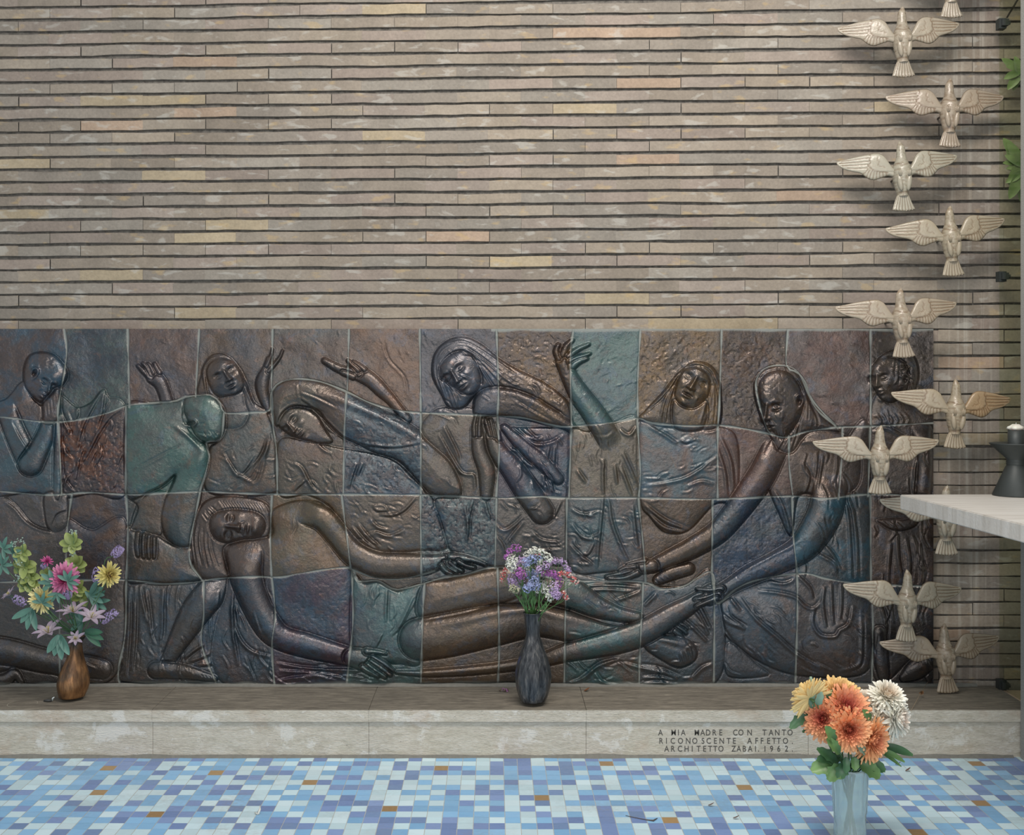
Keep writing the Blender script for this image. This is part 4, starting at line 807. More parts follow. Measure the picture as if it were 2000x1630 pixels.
# ---------------------------------------------------------------- pillar, glass pane, ground outside
m_ = MB(); m_.box(1.942, 2.5, -.62, -.345, 0, 4.0); m_.build('wall_right', M_granite, smooth=False, kind='structure')
slab('window_1', 2.0, 2.006, -.345, -.028, BT+.001, 3.9, M_pane, 0, parent=None, kind='structure')
m_ = MB(); m_.box(2.008, 4.5, -3.0, -.029, -.1, .168); m_.build('trim_1', M_sand, smooth=False, kind='structure')
for i_, (px, py) in enumerate(((1950, 50), (1948, 541), (1957, 1334))):
    z = H-(py-CY)*(D-.03)/F; mb = MB()
    mb.box(1.985, 2.014, -.062, -.029, z-.02, z+.02); mb.box(1.992, 2.018, -.075, -.055, z-.012, z+.014)
    mb.tube([(2.018, -.065, z), (2.026, -.065, z)], .008, n=10)
    tag(mb.build('glass_clamp', M_iron, smooth=False), ['black clamp holding the glass, level with the highest doves', 'black clamp on the glass pane halfway up the wall', 'black clamp at the foot of the glass pane above the bench'][i_], 'clamp', 'clamps of the glass pane')
mb = MB(); mb.tube([(2.012, -.07, H-(45-CY)*D/F), (2.04, -.20, H-(10-CY)*D/F+.03)], .004, n=6); 
mb.build('stay_wire', M_rod, smooth=True, label='thin metal stay slanting up from the top glass clamp', cat='wire')

# ---------------------------------------------------------------- marble altar slab, candle holder
sz = .975
altar = empty('altar_table', (1.9, -1.4, 0), label='pale marble altar table whose slab juts in at the right edge', cat='table')
def prism(name, pts, z0, z1, mat, parent, bev=.003, **k):
    bm = bmesh.new(); vs = [bm.verts.new((x, y, z0)) for x, y in pts]; f = bm.faces.new(vs)
    r = bmesh.ops.extrude_face_region(bm, geom=[f]); bmesh.ops.translate(bm, verts=[v for v in r['geom'] if isinstance(v, bmesh.types.BMVert)], vec=(0, 0, z1-z0))
    bmesh.ops.recalc_face_normals(bm, faces=bm.faces)
    if bev: bmesh.ops.bevel(bm, geom=bm.edges[:], offset=bev, segments=2, affect='EDGES')
    me = bpy.data.meshes.new(name); bm.to_mesh(me); bm.free(); return link(name, me, mat, parent, False, **k)
a = G(1758, 965.5, sz); b = G(2000, 1024, sz); dv_ = (b-a).normalized(); c1 = a+dv_*2.3
prism('slab_top', [(a.x, a.y), (1.938, a.y+.012), (1.938, -.64), (a.x+1.1, -.64), (c1.x+1.1, c1.y), (c1.x, c1.y)], sz-.054, sz, M_marble, altar)
prism('slab_leg', [(1.99, -.66), (2.16, -.66), (2.16, -2.3), (1.99, -2.3)], 0, sz-.054, M_marble, altar)
ch = G(1977, 966, sz); cx_, cy_ = ch.x, ch.y-.03; k_ = (D+cy_)/F
cz = lambda py: H-(py-CY)*k_
cs = empty('candle_holder', (cx_, cy_, sz), label='black iron double-cone candle holder standing on the marble altar slab', cat='candle holder')
mb = MB(); mb.lathe(cx_, cy_, [(0, sz), (43*k_, sz), (43.5*k_, sz+.004), (19*k_, cz(911)), (17*k_, cz(908)), (17*k_, cz(899))], n=48); mb.build('base_cone', M_iron, cs)
mb = MB(); mb.lathe(cx_, cy_, [(17.5*k_, cz(907)), (18*k_, cz(905)), (17.2*k_, cz(903)), (18*k_, cz(901)), (17.5*k_, cz(898)), (17*k_, cz(896)), (48*k_, cz(867)), (49*k_, cz(865)), (47*k_, cz(864.5)), (18*k_, cz(868)), (0, cz(868))], n=48); mb.build('drip_tray', M_iron, cs)
mb = MB(); mb.lathe(cx_, cy_, [(15*k_, cz(868)), (15*k_, cz(839)), (13.6*k_, cz(839)), (13.6*k_, cz(845)), (0, cz(845))], n=32); mb.build('candle_cup', M_iron, cs)
mb = MB(); mb.lathe(cx_, cy_, [(11*k_, cz(846)), (11*k_, cz(838.5)), (15.5*k_, cz(836.5)), (14*k_, cz(833)), (10*k_, cz(831)), (6*k_, cz(828)), (2*k_, cz(829)), (0, cz(830))], n=28, wob=lambda q, z: 1+.12*math.sin(3*q+1)+.07*math.sin(5*q)); mb.tube([(cx_, cy_, cz(830)), (cx_+.001, cy_, cz(825))], .0008)
tag(mb.build('candle', M_wax), 'stub of white candle melted down in the black holder', 'candle')

# ---------------------------------------------------------------- the flight of stoneware doves
CREAM = (163, 156, 143); BROWN = (108, 88, 70)
def dist_line(x, y, pts):
    b_ = 1e9
    for i in range(len(pts)-1):
        ax, ay = pts[i]; bx_, by = pts[i+1]; dx, dy = bx_-ax, by-ay; L = dx*dx+dy*dy+1e-9
        t = min(1, max(0, ((x-ax)*dx+(y-ay)*dy)/L)); b_ = min(b_, math.hypot(x-ax-t*dx, y-ay-t*dy))
    return b_
def mixc(t):
    t = max(0, min(1, t)); return rgb(*[CREAM[i]*(1-t)+BROWN[i]*t for i in range(3)])
def rs_line(pts, n):
    p = [Vector((*q, 0)) for q in pts]; out = []; L = [0]
    for i in range(1, len(p)): L.append(L[-1]+(p[i]-p[i-1]).length)
    for k in range(n):
        s = L[-1]*k/(n-1); i = max(j for j in range(len(L)) if L[j] <= s+1e-9); i = min(i, len(p)-2)
        out.append(p[i].lerp(p[i+1], (s-L[i])/(L[i+1]-L[i]+1e-9)))
    return out
u_ = D/F
def wing_mesh(mir, var):
    rr_ = random.Random(var)
    j = lambda v: v+rr_.uniform(-1.2, 1.2)
    lead = [(-14, -9), (-18, -12), (-24, -22), (-32, -35), (-44, -42), (-62, -41), (-84, -38), (-104, -34), (-120, -31.5)]
    trail = [(-14, 7), (-20, 6), (-26, 4), (-38, 7), (-52, 11), (-62, 9), (-70, 3), (-78, -4), (-94, -9), (-108, -15), (-117, -22), (-120.5, -28)]
    nS, nC = 78, 26
    def smooth(pts):
        q = [(p[0], p[1]) for p in cr([(a, b) for a, b in pts], step=3)]; return rs_line(q, nS)
    A, B = smooth(lead), smooth(trail)
    prim = [[(-60, -33), (-84, -32), (-112, -31)], [(-62, -26), (-84, -26), (-116, -27)], [(-64, -20), (-86, -20), (-112, -22)], [(-66, -13), (-84, -13.5), (-102, -16)]]
    scal = [(-60, -41), (-57, -34), (-61, -29), (-60, -22), (-64, -16), (-58, -11), (-53, -7), (-47, -6), (-42, -3), (-35, -3), (-28, -1)]
    sec = [[(-64, -11), (-70, -4), (-74, -2)], [(-61, -9), (-66, 0), (-68, 6)], [(-57, -7), (-61, 2), (-63, 10)], [(-53, -6), (-55, 4), (-56, 12)], [(-48, -5), (-49, 4), (-49, 12)], [(-43, -3), (-43, 4), (-42, 10)], [(-37, -2), (-36, 8)], [(-31, -1), (-29, 7)]]
    scal2 = [(-44, -34), (-47, -28), (-43, -23), (-46, -18), (-41, -14), (-36, -15), (-33, -11)]
    lines = prim+sec
    rows_f, rows_b, cols = [], [], []
    for i in range(nS):
        rf, rb, cc = [], [], []
        s = i/(nS-1); tipf = 1-max(0, (s-.86)/.14)**2
        for k in range(nC):
            t = k/(nC-1); p = A[i].lerp(B[i], t); x, y = p.x, p.y
            prof = math.sqrt(max(0, 1-(2*t-1)**4)); th = (2.0+4.2*(1-s)**1.2)*prof*(.35+.65*tipf)
            up = -14*s**1.5+3*math.sin(s*3.1)              # wing tips sweep back towards the wall
            g_ = max([math.exp(-(dist_line(x, y, l)/.8)**2) for l in lines]+[.9*math.exp(-(dist_line(x, y, scal)/1.1)**2), .5*math.exp(-(dist_line(x, y, scal2)/1.0)**2)])
            inner = 1.0 if dist_line(x, y, scal) < 200 and x > -60+(y+20)*.1 and y < -4-(x+28)*-.05 else 0
            h = th-1.05*g_*prof+ (1.0*prof if inner and t < .75 else 0)
            dx = x*mir*(.93 if mir > 0 else -1)*-1 if mir > 0 else x
            rf.append((dx*u_, -(h+up)*u_, -y*u_)); rb.append((dx*u_, -(-th*.6+up)*u_, -y*u_)); cc.append(mixc(g_*.85+(.35 if t < .03 or t > .97 else 0)))
        rows_f.append(rf); rows_b.append(rb); cols.append(cc)
    m_ = MB(); full = [rf+rb[::-1] for rf, rb in zip(rows_f, rows_b)]; fc = [c+[mixc(.3)]*nC for c in cols]
    full = [[full[0][0]]*len(full[0])] + full + [[tuple(sum(q[i] for q in full[-1])/len(full[-1]) for i in range(3))]*len(full[0])]
    fc = [fc[0]]+fc+[fc[-1]]
    m_.grid(full, [c for r in fc for c in r], close=True)
    return m_
def body_mesh(var):
    rr_ = random.Random(var*3+1); m_ = MB(); rows, cc = [], []
    prof = [(-64, .4, -3), (-62, 2.2, -2.5), (-58, 4.8, -1.5), (-53, 7.0, 0), (-46, 8.2, 0), (-38, 8.9, 0), (-30, 10, 0), (-22, 12.6, 0), (-14, 16.4, 0), (-6, 18.2, 0), (4, 18.2, 0), (14, 16.8, 0), (22, 15.2, 0), (30, 13.6, 0), (36, 12.0, 0), (41, 10.8, 0), (46, 10.5, 0)]
    q = cr([(a, b, c) for a, b, c in prof], step=2.0)
    beakdir = rr_.choice((-1, 1, 1))
    for y, r, o in q:
        cx0 = beakdir*2.6*max(0, (-y-50)/14)**1.6
        row, c_ = [], []
        for k in range(36):
            a_ = 2*math.pi*k/36; fr = math.cos(a_)                 # fr>0: towards viewer
            rd = r*(1.0 if fr < 0 else 1.0); dpt = r*(1.05 if y < -22 else 1.15)
            n_ = noise.noise(Vector((math.sin(a_)*2.6, y*.30, var*5.1))); gl = max(0, n_)*.9
            ringg = .8*math.exp(-((y+16-2*math.cos(a_*3))/1.2)**2)+.9*math.exp(-((y-38-1.5*abs(math.sin(a_)))/1.1)**2)+.7*math.exp(-((y-42)/1.0)**2)
            beak = .9*math.exp(-((y+57)/1.3)**2)
            rr2 = 1-.09*gl-.045*ringg-.05*beak
            row.append(((cx0+math.sin(a_)*rd*rr2)*u_, -(fr*dpt*rr2)*u_, -y*u_)); c_.append(mixc(gl*.8+ringg*.7+beak*.7))
        rows.append(row); cc += c_
    m_.grid(rows, cc, close=True)
    m_.add([(0, 0, 63.9*u_)], [], mixc(.2)); m_.v.pop(); m_.c.pop()
    return m_
def foot_mesh(sd, var):
    m_ = MB(); x0 = -7.6 if sd < 0 else 9.2; f = 14.5
    m_.ellipsoid((x0*u_, -(f)*u_, -(20)*u_), (Vector((5.4*u_, 0, 0)), Vector((0, -5.5*u_, 0)), Vector((sd*-2.0*u_, 0, -17*u_))), mixc(.05), 16, 12)
    for q in (-1, 0, 1):
        pts = [Vector(((x0+q*1.0)*u_, -(f+4.2)*u_, -(8)*u_)), Vector(((x0+q*2.6-sd*.5)*u_, -(f+4.6)*u_, -(0)*u_)), Vector(((x0+q*3.0-sd)*u_, -(f+4.0)*u_, -(-7+abs(q)*2)*u_))]
        m_.tube(pts, [1.8*u_, 1.5*u_, .9*u_], mixc(.15), 8)
    return m_
def tail_mesh(var):
    m_ = MB(); rr_ = random.Random(var); rows, rb, cc = [], [], []; nX, nY = 43, 16; nf = 7
    for jy in range(nY):
        t = jy/(nY-1); row, bk, c_ = [], [], []
        hw = 10.5+(21.5-10.5)*t**.85
        for ix in range(nX):
            s = -1+2*ix/(nX-1); ph = (s*.5+.5)*nf; fr = ph-math.floor(ph); dl = min(fr, 1-fr)*2
            gv = math.exp(-(dl/.22)**2) if 0 < ix < nX-1 else .3
            x = s*hw; y = 43+33*t*(1-.10*s*s)-(1.4*gv*t if t > .8 else 0)
            th = 4.6*(1-t)+2.8; edge = math.sqrt(max(0, 1-abs(s)**6)); end = 1 if t < .97 else .45
            h = th*edge*end-1.7*gv*(.3+.7*t)+5*t*t
            row.append((x*u_, -h*u_, -y*u_)); bk.append((x*u_, (th*.5*edge*end-5*t*t)*u_, -y*u_)); c_.append(mixc(gv*.8+(.25 if t > .97 else 0)))
        rows.append(row+bk[::-1]); cc += c_+[mixc(.3)]*nX
    rows = [[rows[0][nX//2]]*len(rows[0])]+rows+[[rows[-1][nX//2]]*len(rows[0])]; cc = [cc[0]]*(2*nX)+cc+[cc[-1]]*(2*nX)
    m_.grid(rows, cc, close=True); return m_
DOVES = [  # beak px, beak py, tail px, tail bottom py, span px, depth in front of the relief plane, tint, label
    (1857, -104, 1855, 37, 226, .12, (1, .97, .92), 'topmost dove, cut off by the upper picture edge save its tail'),
    (1764, 13, 1760, 152, 230, .12, (.93, .90, .84), 'cream dove second from the top, in the left file against the brick'),
    (1853, 152, 1855, 290, 226, .10, (.90, .83, .76), 'brownish dove of the right file, level with the first leaves behind glass'),
    (1763, 275, 1759, 414, 229, .12, (.97, 1.0, .95), 'greenish white dove of the left file, third bird down from the top'),
    (1861, 402, 1852, 540, 229, .12, (.98, .94, .83), 'dove of the right file with bluish wing tops, beside the middle glass clamp'),
    (1763, 562, 1757, 699, 236, .15, (1.0, .93, .84), 'dove whose tail overlaps the young man\'s hair at the relief\'s top corner'),
    (1864, 740, 1868, 876, 233, .13, (1.0, .93, .80), 'dove with an orange-tinged right wing, straddling relief edge and brick wall'),
    (1718, 830, 1718, 965, 238, .20, (1.03, .99, .90), 'palest dove, furthest left, wholly over the ceramic relief'),
    (1848, 947, 1847, 1084, 236, .10, (1.0, .98, .90), 'dove half hidden behind the marble altar slab'),
    (1768, 1112, 1775, 1252, 231, .16, (.98, .95, .86), 'lower cream dove above the orange bouquet, second from the bottom'),
    (1849, 1217, 1842, 1352, 233, .12, (.88, .80, .70), 'lowest and darkest dove, its tail just above the bench top')]
proto = [(body_mesh(v).mesh('body'), wing_mesh(-1, v).mesh('wing'), wing_mesh(1, v+9).mesh('wing'), tail_mesh(v).mesh('tail'), foot_mesh(-1, v).mesh('foot'), foot_mesh(1, v).mesh('foot')) for v in (1, 2, 3)]
for pr in proto:
    for me in pr:
        bm = bmesh.new(); bm.from_mesh(me); bmesh.ops.remove_doubles(bm, verts=bm.verts, dist=1e-6); bmesh.ops.recalc_face_normals(bm, faces=bm.faces); bm.to_mesh(me); bm.free(); me.materials.append(M_dove); me.polygons.foreach_set('use_smooth', [True]*len(me.polygons))
rodm = MB(); rodm.tube([(0, 0, 0), (0, .14, 0)], .004); rodm = rodm.mesh('wall_pin'); rodm.materials.append(M_rod)
for i, (bx0, by0, tx0, ty0, span, dd, tint, lab) in enumerate(DOVES):
    # 64 px above and 76 px below the origin in template units
    s = ((ty0-by0)/140.0)*(D-dd)/D*1.0; c0 = P(bx0+(tx0-bx0)*64/140.0, by0+(ty0-by0)*64/140.0, dd)
    root = empty('dove', c0, label=lab, cat='bird sculpture', group='flight of stoneware doves'); 
    root.rotation_euler = (math.radians(R.uniform(-3, 3)), -math.atan2(tx0-bx0, ty0-by0)*-1, math.radians(R.uniform(-5, 5)))
    ws = span/228.0*(140.0/(ty0-by0))
    root.scale = (s*ws, s, s)
    for me in proto[i % 3]:
        o = bpy.data.objects.new(me.name.split('.')[0], me); COL.objects.link(o); o.parent = root; o.color = (*tint, 1)
        if me.name.startswith('wing'):
            o.rotation_euler = (0, math.radians(R.uniform(-2, 2)), 0)
            if i == 6 and me == proto[i % 3][2]: o.color = (.98, .78, .56, 1); o['label'] = 'orange-tinged wing'
    o = bpy.data.objects.new('wall_pin', rodm); COL.objects.link(o); o.parent = root; o.scale = (1, (dd+(.028 if i not in (7, 9) else -.012))/.14/s, 1)

# ---------------------------------------------------------------- vases
def px_lathe(name, mat, cxp, prof, d, n=48, wob=None, lean=0.0, **k):
    """prof: (half width px, y px) pairs on the plane at distance d in front of the relief"""
    kk = (D-d)/F; c0 = P(cxp, prof[0][1], d); m_ = MB(); rows = []
    q = cr([(a, b) for a, b in prof], step=4)
    for r, y in q:
        z = H-(y-CY)*kk; xo_ = lean*(prof[0][1]-y)*kk
        rows.append([(c0.x+xo_+max(r, .01)*kk*(wob(a, y) if wob else 1)*math.cos(a), -d+max(r, .01)*kk*(wob(a, y) if wob else 1)*math.sin(a), z) for a in [2*math.pi*i/n for i in range(n)]])
    m_.grid(rows, W4, close=True); return m_.build(name, mat, **k)
dA = .205; dB = .27; dC = D-3.5
vA = px_lathe('bud_vase', M_copper, 139, [(.5, 1359), (22, 1360), (25, 1356), (29, 1343), (30, 1330), (26, 1312), (19, 1293), (13.5, 1275), (11, 1262), (10.5, 1254), (13, 1247), (15, 1243), (13.2, 1243), (9, 1252), (9.5, 1270), (10, 1290), (1, 1300)], dA, wob=lambda a, y: 1+.05*math.sin(3*a+.5)+.03*math.sin(2*a+y*.02), lean=.10)
tag(vA, 'small copper-brown pear-shaped vase on the left of the bench', 'vase')
vB = px_lathe('tall_vase', M_dripvase, 1041, [(.5, 1366), (22, 1368), (26, 1364), (31, 1350), (34.5, 1330), (35, 1318), (31, 1295), (23, 1270), (16, 1250), (13.5, 1238), (14, 1225), (16, 1210), (17, 1200), (19, 1196), (17, 1196), (13.5, 1208), (11, 1230), (12, 1260), (1, 1280)], dB, wob=lambda a, y: 1+.025*math.sin(7*a)+.03*math.sin(3*a+1), lean=-.005)
tag(vB, 'tall black drip-glazed vase at the middle of the bench', 'vase')
def facet(a, y): return 1+(.06*abs(math.sin(7*a)) if y < 1585 else 0)-.05*max(0, 1-abs(((a*7/math.pi) % 2)-1-(1 if int(y/45) % 2 else -1)*((y/45) % 1-.5)*1.2)*7)*(1 if y > 1545 else .3)
vC = px_lathe('glass_vase', M_glass, 1660, [(.5, 1648), (29, 1648), (31, 1640), (30.5, 1600), (31.5, 1560), (33, 1520), (34.5, 1500), (33.5, 1496), (31, 1500), (29.5, 1520), (28, 1560), (27, 1600), (26, 1630), (.5, 1634)], dC, n=72, wob=facet)
tag(vC, 'clear pressed-glass vase standing on the mosaic floor', 'vase')
# the rim profile of the floor vase reaches the floor
for v_ in vC.data.vertices: v_.co.z = max(v_.co.z, .0016)

# ---------------------------------------------------------------- flowers
def bend(base, dir_, up, L, W, curl, c0, c1, m_, nseg=5, cup=.25, lob=0, fold=0.0, tipw=.15):
    base = Vector(base); dir_ = Vector(dir_).normalized(); side = dir_.cross(up)
    if side.length < 1e-4: side = dir_.orthogonal()
    side.normalize(); nrm = side.cross(dir_).normalized(); rows = []; cols = []; p = base.copy(); t_ = dir_.copy()
    for i in range(nseg+1):
        s = i/nseg; w_ = W*(math.sin(math.pi*min(1, (.08+s*.92)))**.6 if s < 1 else tipw)*(1 if s < .99 else 1)
        w_ = max(w_, W*tipw)
        if lob: w_ *= 1-.34*abs(math.cos(s*math.pi*lob))*(1-.4*s)
        n2 = nrm*math.cos(curl*s)-dir_*math.sin(curl*s)*1
        rows.append([p-side*w_+n2*w_*cup, p-side*w_*.5+n2*w_*cup*.25-n2*fold*w_, p+n2*0-n2*fold*w_*1.6, p+side*w_*.5+n2*w_*cup*.25-n2*fold*w_, p+side*w_+n2*w_*cup])
        cols += [tuple(c0[q]*(1-s)+c1[q]*s for q in range(4))]*5
        a_ = curl*(s+.5/nseg); t_ = dir_*math.cos(a_)+nrm*math.sin(a_); p = p+t_*(L/nseg)
    m_.grid(rows, cols)
def mum(m_, C, nrm, r, cin, cout, n=95, seed=0, inner=.35, open_=1.0):
    rr_ = random.Random(seed); nrm = Vector(nrm).normalized(); a_ = nrm.orthogonal().normalized(); b_ = nrm.cross(a_)
    for i in range(n):
        t = i/(n-1); th = i*2.39996+rr_.uniform(-.12, .12); el = (1.45-1.75*t**.8*open_)+rr_.uniform(-.08, .08)
        rd = a_*math.cos(th)+b_*math.sin(th); d_ = rd*math.cos(el)+nrm*math.sin(el)
        L = r*(inner+(1.0-inner)*t**.7)*rr_.uniform(.92, 1.06); base = Vector(C)-nrm*r*.25+rd*r*.05
        k = max(0, 1-t*1.7)
        ca_ = tuple(cin[q]*k+cout[q]*(1-k) for q in range(4)); c0 = tuple(.78*ca_[q]+.22*cin[q] for q in range(4))
        bend(base, d_, nrm, L*1.12, r*rr_.uniform(.105, .14), rr_.uniform(.0, .6), c0, ca_, m_, 6, .4, tipw=.30)
def stem(m_, a, b, r0, r1, c, sag=.0):
    a, b = Vector(a), Vector(b); pts = []
    for i in range(8):
        t = i/7; pts.append(a.lerp(b, t)+Vector((0, 0, -1))*sag*math.sin(math.pi*t)+Vector((math.sin(t*3)*.002, 0, 0)))
    m_.tube(pts, [r0*(1-i/7)+r1*i/7 for i in range(8)], c, 6)
GR1 = rgb(70, 104, 66); GR2 = rgb(104, 140, 78); TEAL = rgb(66, 104, 92); TEAL2 = rgb(92, 134, 118)
kC = 3.5/F
mouth = P(1660, 1500, dC); foot_ = P(1660, 1638, dC)
FL = [ # px, py, r px, depth offset towards camera (m), normal, inner, outer, kind, label
    (1577, 1357, 36, .01, (-.35, .75, .35), (206, 160, 84), (226, 194, 120), 'yellow chrysanthemum turned away at the left of the floor bouquet'),
    (1640, 1356, 42, -.02, (.0, -.6, .8), (206, 150, 84), (224, 186, 110), 'yellow chrysanthemum behind the orange ones'),
    (1606, 1403, 37, .035, (-.45, -.85, .25), (186, 66, 56), (216, 146, 94), 'dark orange chrysanthemum, leftmost of the orange blooms'),
    (1655, 1379, 42, .03, (.0, -.75, .6), (196, 78, 66), (224, 148, 96), 'large orange chrysanthemum, highest of the orange blooms'),
    (1660, 1426, 38, .07, (-.05, -.97, .1), (206, 92, 66), (230, 158, 100), 'orange chrysanthemum in the centre of the floor bouquet'),
    (1708, 1446, 39, .045, (.45, -.85, -.05), (222, 124, 84), (236, 164, 104), 'pale orange chrysanthemum, lowest right of the orange blooms'),
    (1695, 1368, 29, -.03, (.0, -.5, .85), (222, 206, 186), (230, 218, 200), 'small cream chrysanthemum between orange and white ones'),
    (1735, 1354, 32, -.02, (.1, -.6, .8), (222, 200, 172), (232, 224, 210), 'highest white chrysanthemum of the floor bouquet'),
    (1758, 1403, 36, .0, (.75, -.6, .05), (226, 200, 178), (236, 228, 216), 'white chrysanthemum with two drooping petals at the right'),
    (1722, 1412, 36, .0, (.55, -.7, .3), (224, 200, 178), (234, 224, 208), 'white chrysanthemum partly behind the pale orange one')]
for i, (px, py, r, dz, nr, ci, co_, lab) in enumerate(FL):
    C = P(px, py, dC+dz); root = empty('chrysanthemum', C, label=lab, cat='flower', group='chrysanthemums in the glass vase')
    mb = MB(); mum(mb, C, nr, r*kC*1.1, rgb(*[min(250, q*.9+34) for q in ci]), rgb(*[min(252, q*.9+48) for q in co_]), 210, i+20); mb.build('bloom', M_petal, root)
    mb = MB(); nrm = Vector(nr).normalized(); e0 = C-nrm*r*kC*.42
    mid = mouth.lerp(e0, .35)+Vector((0, 0, -.005)); th = 2*math.pi*i/10
    bt = foot_+Vector((math.cos(th)*.02, math.sin(th)*.02, .01)); rim_ = mouth+Vector((math.cos(th+2.6)*.018, math.sin(th+2.6)*.018, -.01))
    if i == 0: rim_ = mouth+Vector((-.03, 0, .0))
    mb.tube([e0, e0.lerp(rim_, .5)+Vector((0, 0, -.012)), rim_, rim_.lerp(bt, .5), bt], [.0028, .0026, .0026, .0025, .0025], rgb(86, 116, 74), 6)
    mb.ellipsoid(e0, (Vector((.007, 0, 0)), Vector((0, .007, 0)), nrm*.010), GR1, 10, 6); mb.build('stem', M_leaf, root)
LV = [ # base px,py, tip px,py, width px, lobes, dz, colour
    (1576, 1392, 1546, 1418, 12, 3, .03, 0), (1598, 1420, 1572, 1425, 7, 0, .01, 0), (1630, 1448, 1618, 1422, 13, 3, .10, 1), (1640, 1470, 1622, 1445, 13, 3, .10, 1), (1634, 1488, 1606, 1462, 13, 3, .05, 0),
    (1628, 1488, 1590, 1500, 20, 3, .05, 1), (1642, 1495, 1620, 1520, 17, 3, .07, 1), (1640, 1480, 1602, 1480, 14, 3, .04, 0), (1650, 1490, 1640, 1518, 14, 3, .08, 0),
    (1680, 1492, 1722, 1512, 18, 3, .05, 1), (1684, 1482, 1730, 1500, 16, 3, .03, 0), (1690, 1470, 1680, 1458, 10, 2, .09, 2), (1720, 1455, 1784, 1468, 9, 0, .0, 0), (1718, 1462, 1770, 1482, 6, 0, .02, 1), (1716, 1465, 1762, 1492, 4, 0, .01, 1),
    (1700, 1406, 1690, 1388, 10, 2, .06, 1), (1585, 1382, 1588, 1330, 9, 3, .04, 2), (1596, 1376, 1604, 1356, 9, 2, .05, 2), (1606, 1372, 1622, 1350, 6, 2, .02, 0), (1652, 1478, 1655, 1508, 9, 2, .09, 0), (1668, 1478, 1672, 1502, 10, 2, .07, 1)]
lc = [(rgb(48, 84, 58), rgb(76, 116, 74)), (rgb(70, 108, 66), rgb(116, 152, 88)), (rgb(104, 138, 118), rgb(146, 172, 150))]
lroot = empty('foliage_sprig', mouth, label='dark green lobed leaves around the neck of the glass vase', cat='leaves')
for (ax, ay, bx_, by, wd, lb, dz, cl) in LV:
    a = P(ax, ay, dC+dz-.02); b = P(bx_, by, dC+dz); mb = MB(); L = (b-a).length
    bend(a, b-a, Vector((0, -.8, .6)), L*1.08, wd*kC, R.uniform(-.7, -.3), lc[cl][0], lc[cl][1], mb, 14, .25, lb, .06, .3)
    stem(mb, a, mouth+Vector((R.uniform(-.015, .015), R.uniform(-.015, .015), -.02)), .0015, .002, GR1)
    mb.build('leaf', M_leaf, lroot)
# statice in the tall vase
kB = (D-dB)/F; mB = P(1039, 1198, dB)
def floret(m_, c, up, r, col):
    up = Vector(up).normalized(); a_ = up.orthogonal().normalized(); b_ = up.cross(a_); n = 5; rows = [[c]*n, [], []]
    ph = R.uniform(0, 6)
    for q in range(n):
        t = ph+2*math.pi*q/n
        rows[1].append(c+(a_*math.cos(t)+b_*math.sin(t))*r*.45+up*r*.5); rows[2].append(c+(a_*math.cos(t)+b_*math.sin(t))*r+up*r*R.uniform(.55, .95))
    dk = tuple(q*.75 for q in col[:3])+(1,); m_.grid(rows, [dk]*n+[dk]*n+[col]*n, close=True)
PU, LI, BL, WH, RD = (172, 104, 176), (194, 168, 208), (160, 172, 212), (230, 232, 218), (206, 100, 98)
SP = [([(991, 1087), (995, 1076), (1004, 1070), (1012, 1070)], 5, PU, 'magenta statice arc at the top left of the statice bunch'), ([(1000, 1094), (999, 1104)], 9, WH, 'white statice clump at the left edge, under the magenta arc'),
      ([(1010, 1108), (1018, 1105), (1026, 1106)], 8, WH, 'white statice clump at the upper left centre'), ([(1006, 1098), (1016, 1094), (1024, 1094)], 6, LI, 'lilac statice above the left white clump'),
      ([(1028, 1098), (1036, 1092)], 7, BL, 'blue statice near the top, left of centre'), ([(1042, 1090), (1050, 1092)], 8, BL, 'blue statice at the top centre under the white arc'),
      ([(1030, 1083), (1036, 1077), (1043, 1074)], 5, WH, 'short white statice spray at the very top'), ([(1050, 1073), (1060, 1077), (1068, 1084), (1073, 1091)], 5, WH, 'white statice arc curving over the top right'),
      ([(1042, 1082), (1050, 1081)], 4, RD, 'tiny red statice tucked under the top white arc'), ([(1056, 1099)], 6, WH, 'single small white statice head in the middle'), ([(1066, 1104), (1053, 1111)], 6, LI, 'pale lilac statice right of centre'),
      ([(1074, 1098), (1084, 1094), (1094, 1094), (1102, 1100), (1107, 1108), (1110, 1113)], 4.5, LI, 'mauve statice arc at the upper right edge'), ([(1064, 1119), (1074, 1119), (1082, 1121), (1089, 1126), (1093, 1134), (1091, 1143)], 5.5, PU, 'magenta statice arc at the right of the bunch'),
      ([(1012, 1118), (1018, 1121)], 8, PU, 'magenta statice clump left of centre'), ([(1036, 1120), (1044, 1122)], 9, BL, 'round blue statice head at the centre'), ([(1043, 1134), (1045, 1142)], 9, BL, 'pale blue statice below the round blue head'), ([(1030, 1148), (1037, 1144)], 7, BL, 'deeper blue statice low in the centre'),
      ([(1050, 1147), (1058, 1144), (1066, 1147)], 9, WH, 'large white statice clump low in the centre'), ([(1073, 1153), (1074, 1163)], 8, WH, 'white statice drooping at the lower right'), ([(1082, 1145), (1084, 1155), (1086, 1160)], 8, LI, 'lilac statice at the lower right edge'),
      ([(1014, 1136), (1020, 1141)], 8, LI, 'pale lilac statice at the lower left'), ([(1000, 1130), (1003, 1140)], 8, LI, 'whitish lilac statice at the far lower left'), ([(1095, 1120), (1104, 1119), (1112, 1123), (1119, 1130), (1125, 1135)], 4, RD, 'red and white statice spray leaning out right'),
      ([(986, 1113), (984, 1122), (981, 1131)], 4, RD, 'red and white statice spray hanging out left'), ([(1100, 1157), (1104, 1163), (1106, 1167)], 3.6, RD, 'small red statice sprig low at the right'), ([(1000, 1148), (1008, 1150)], 6, (170, 170, 140), 'withered beige statice at the lower left')]
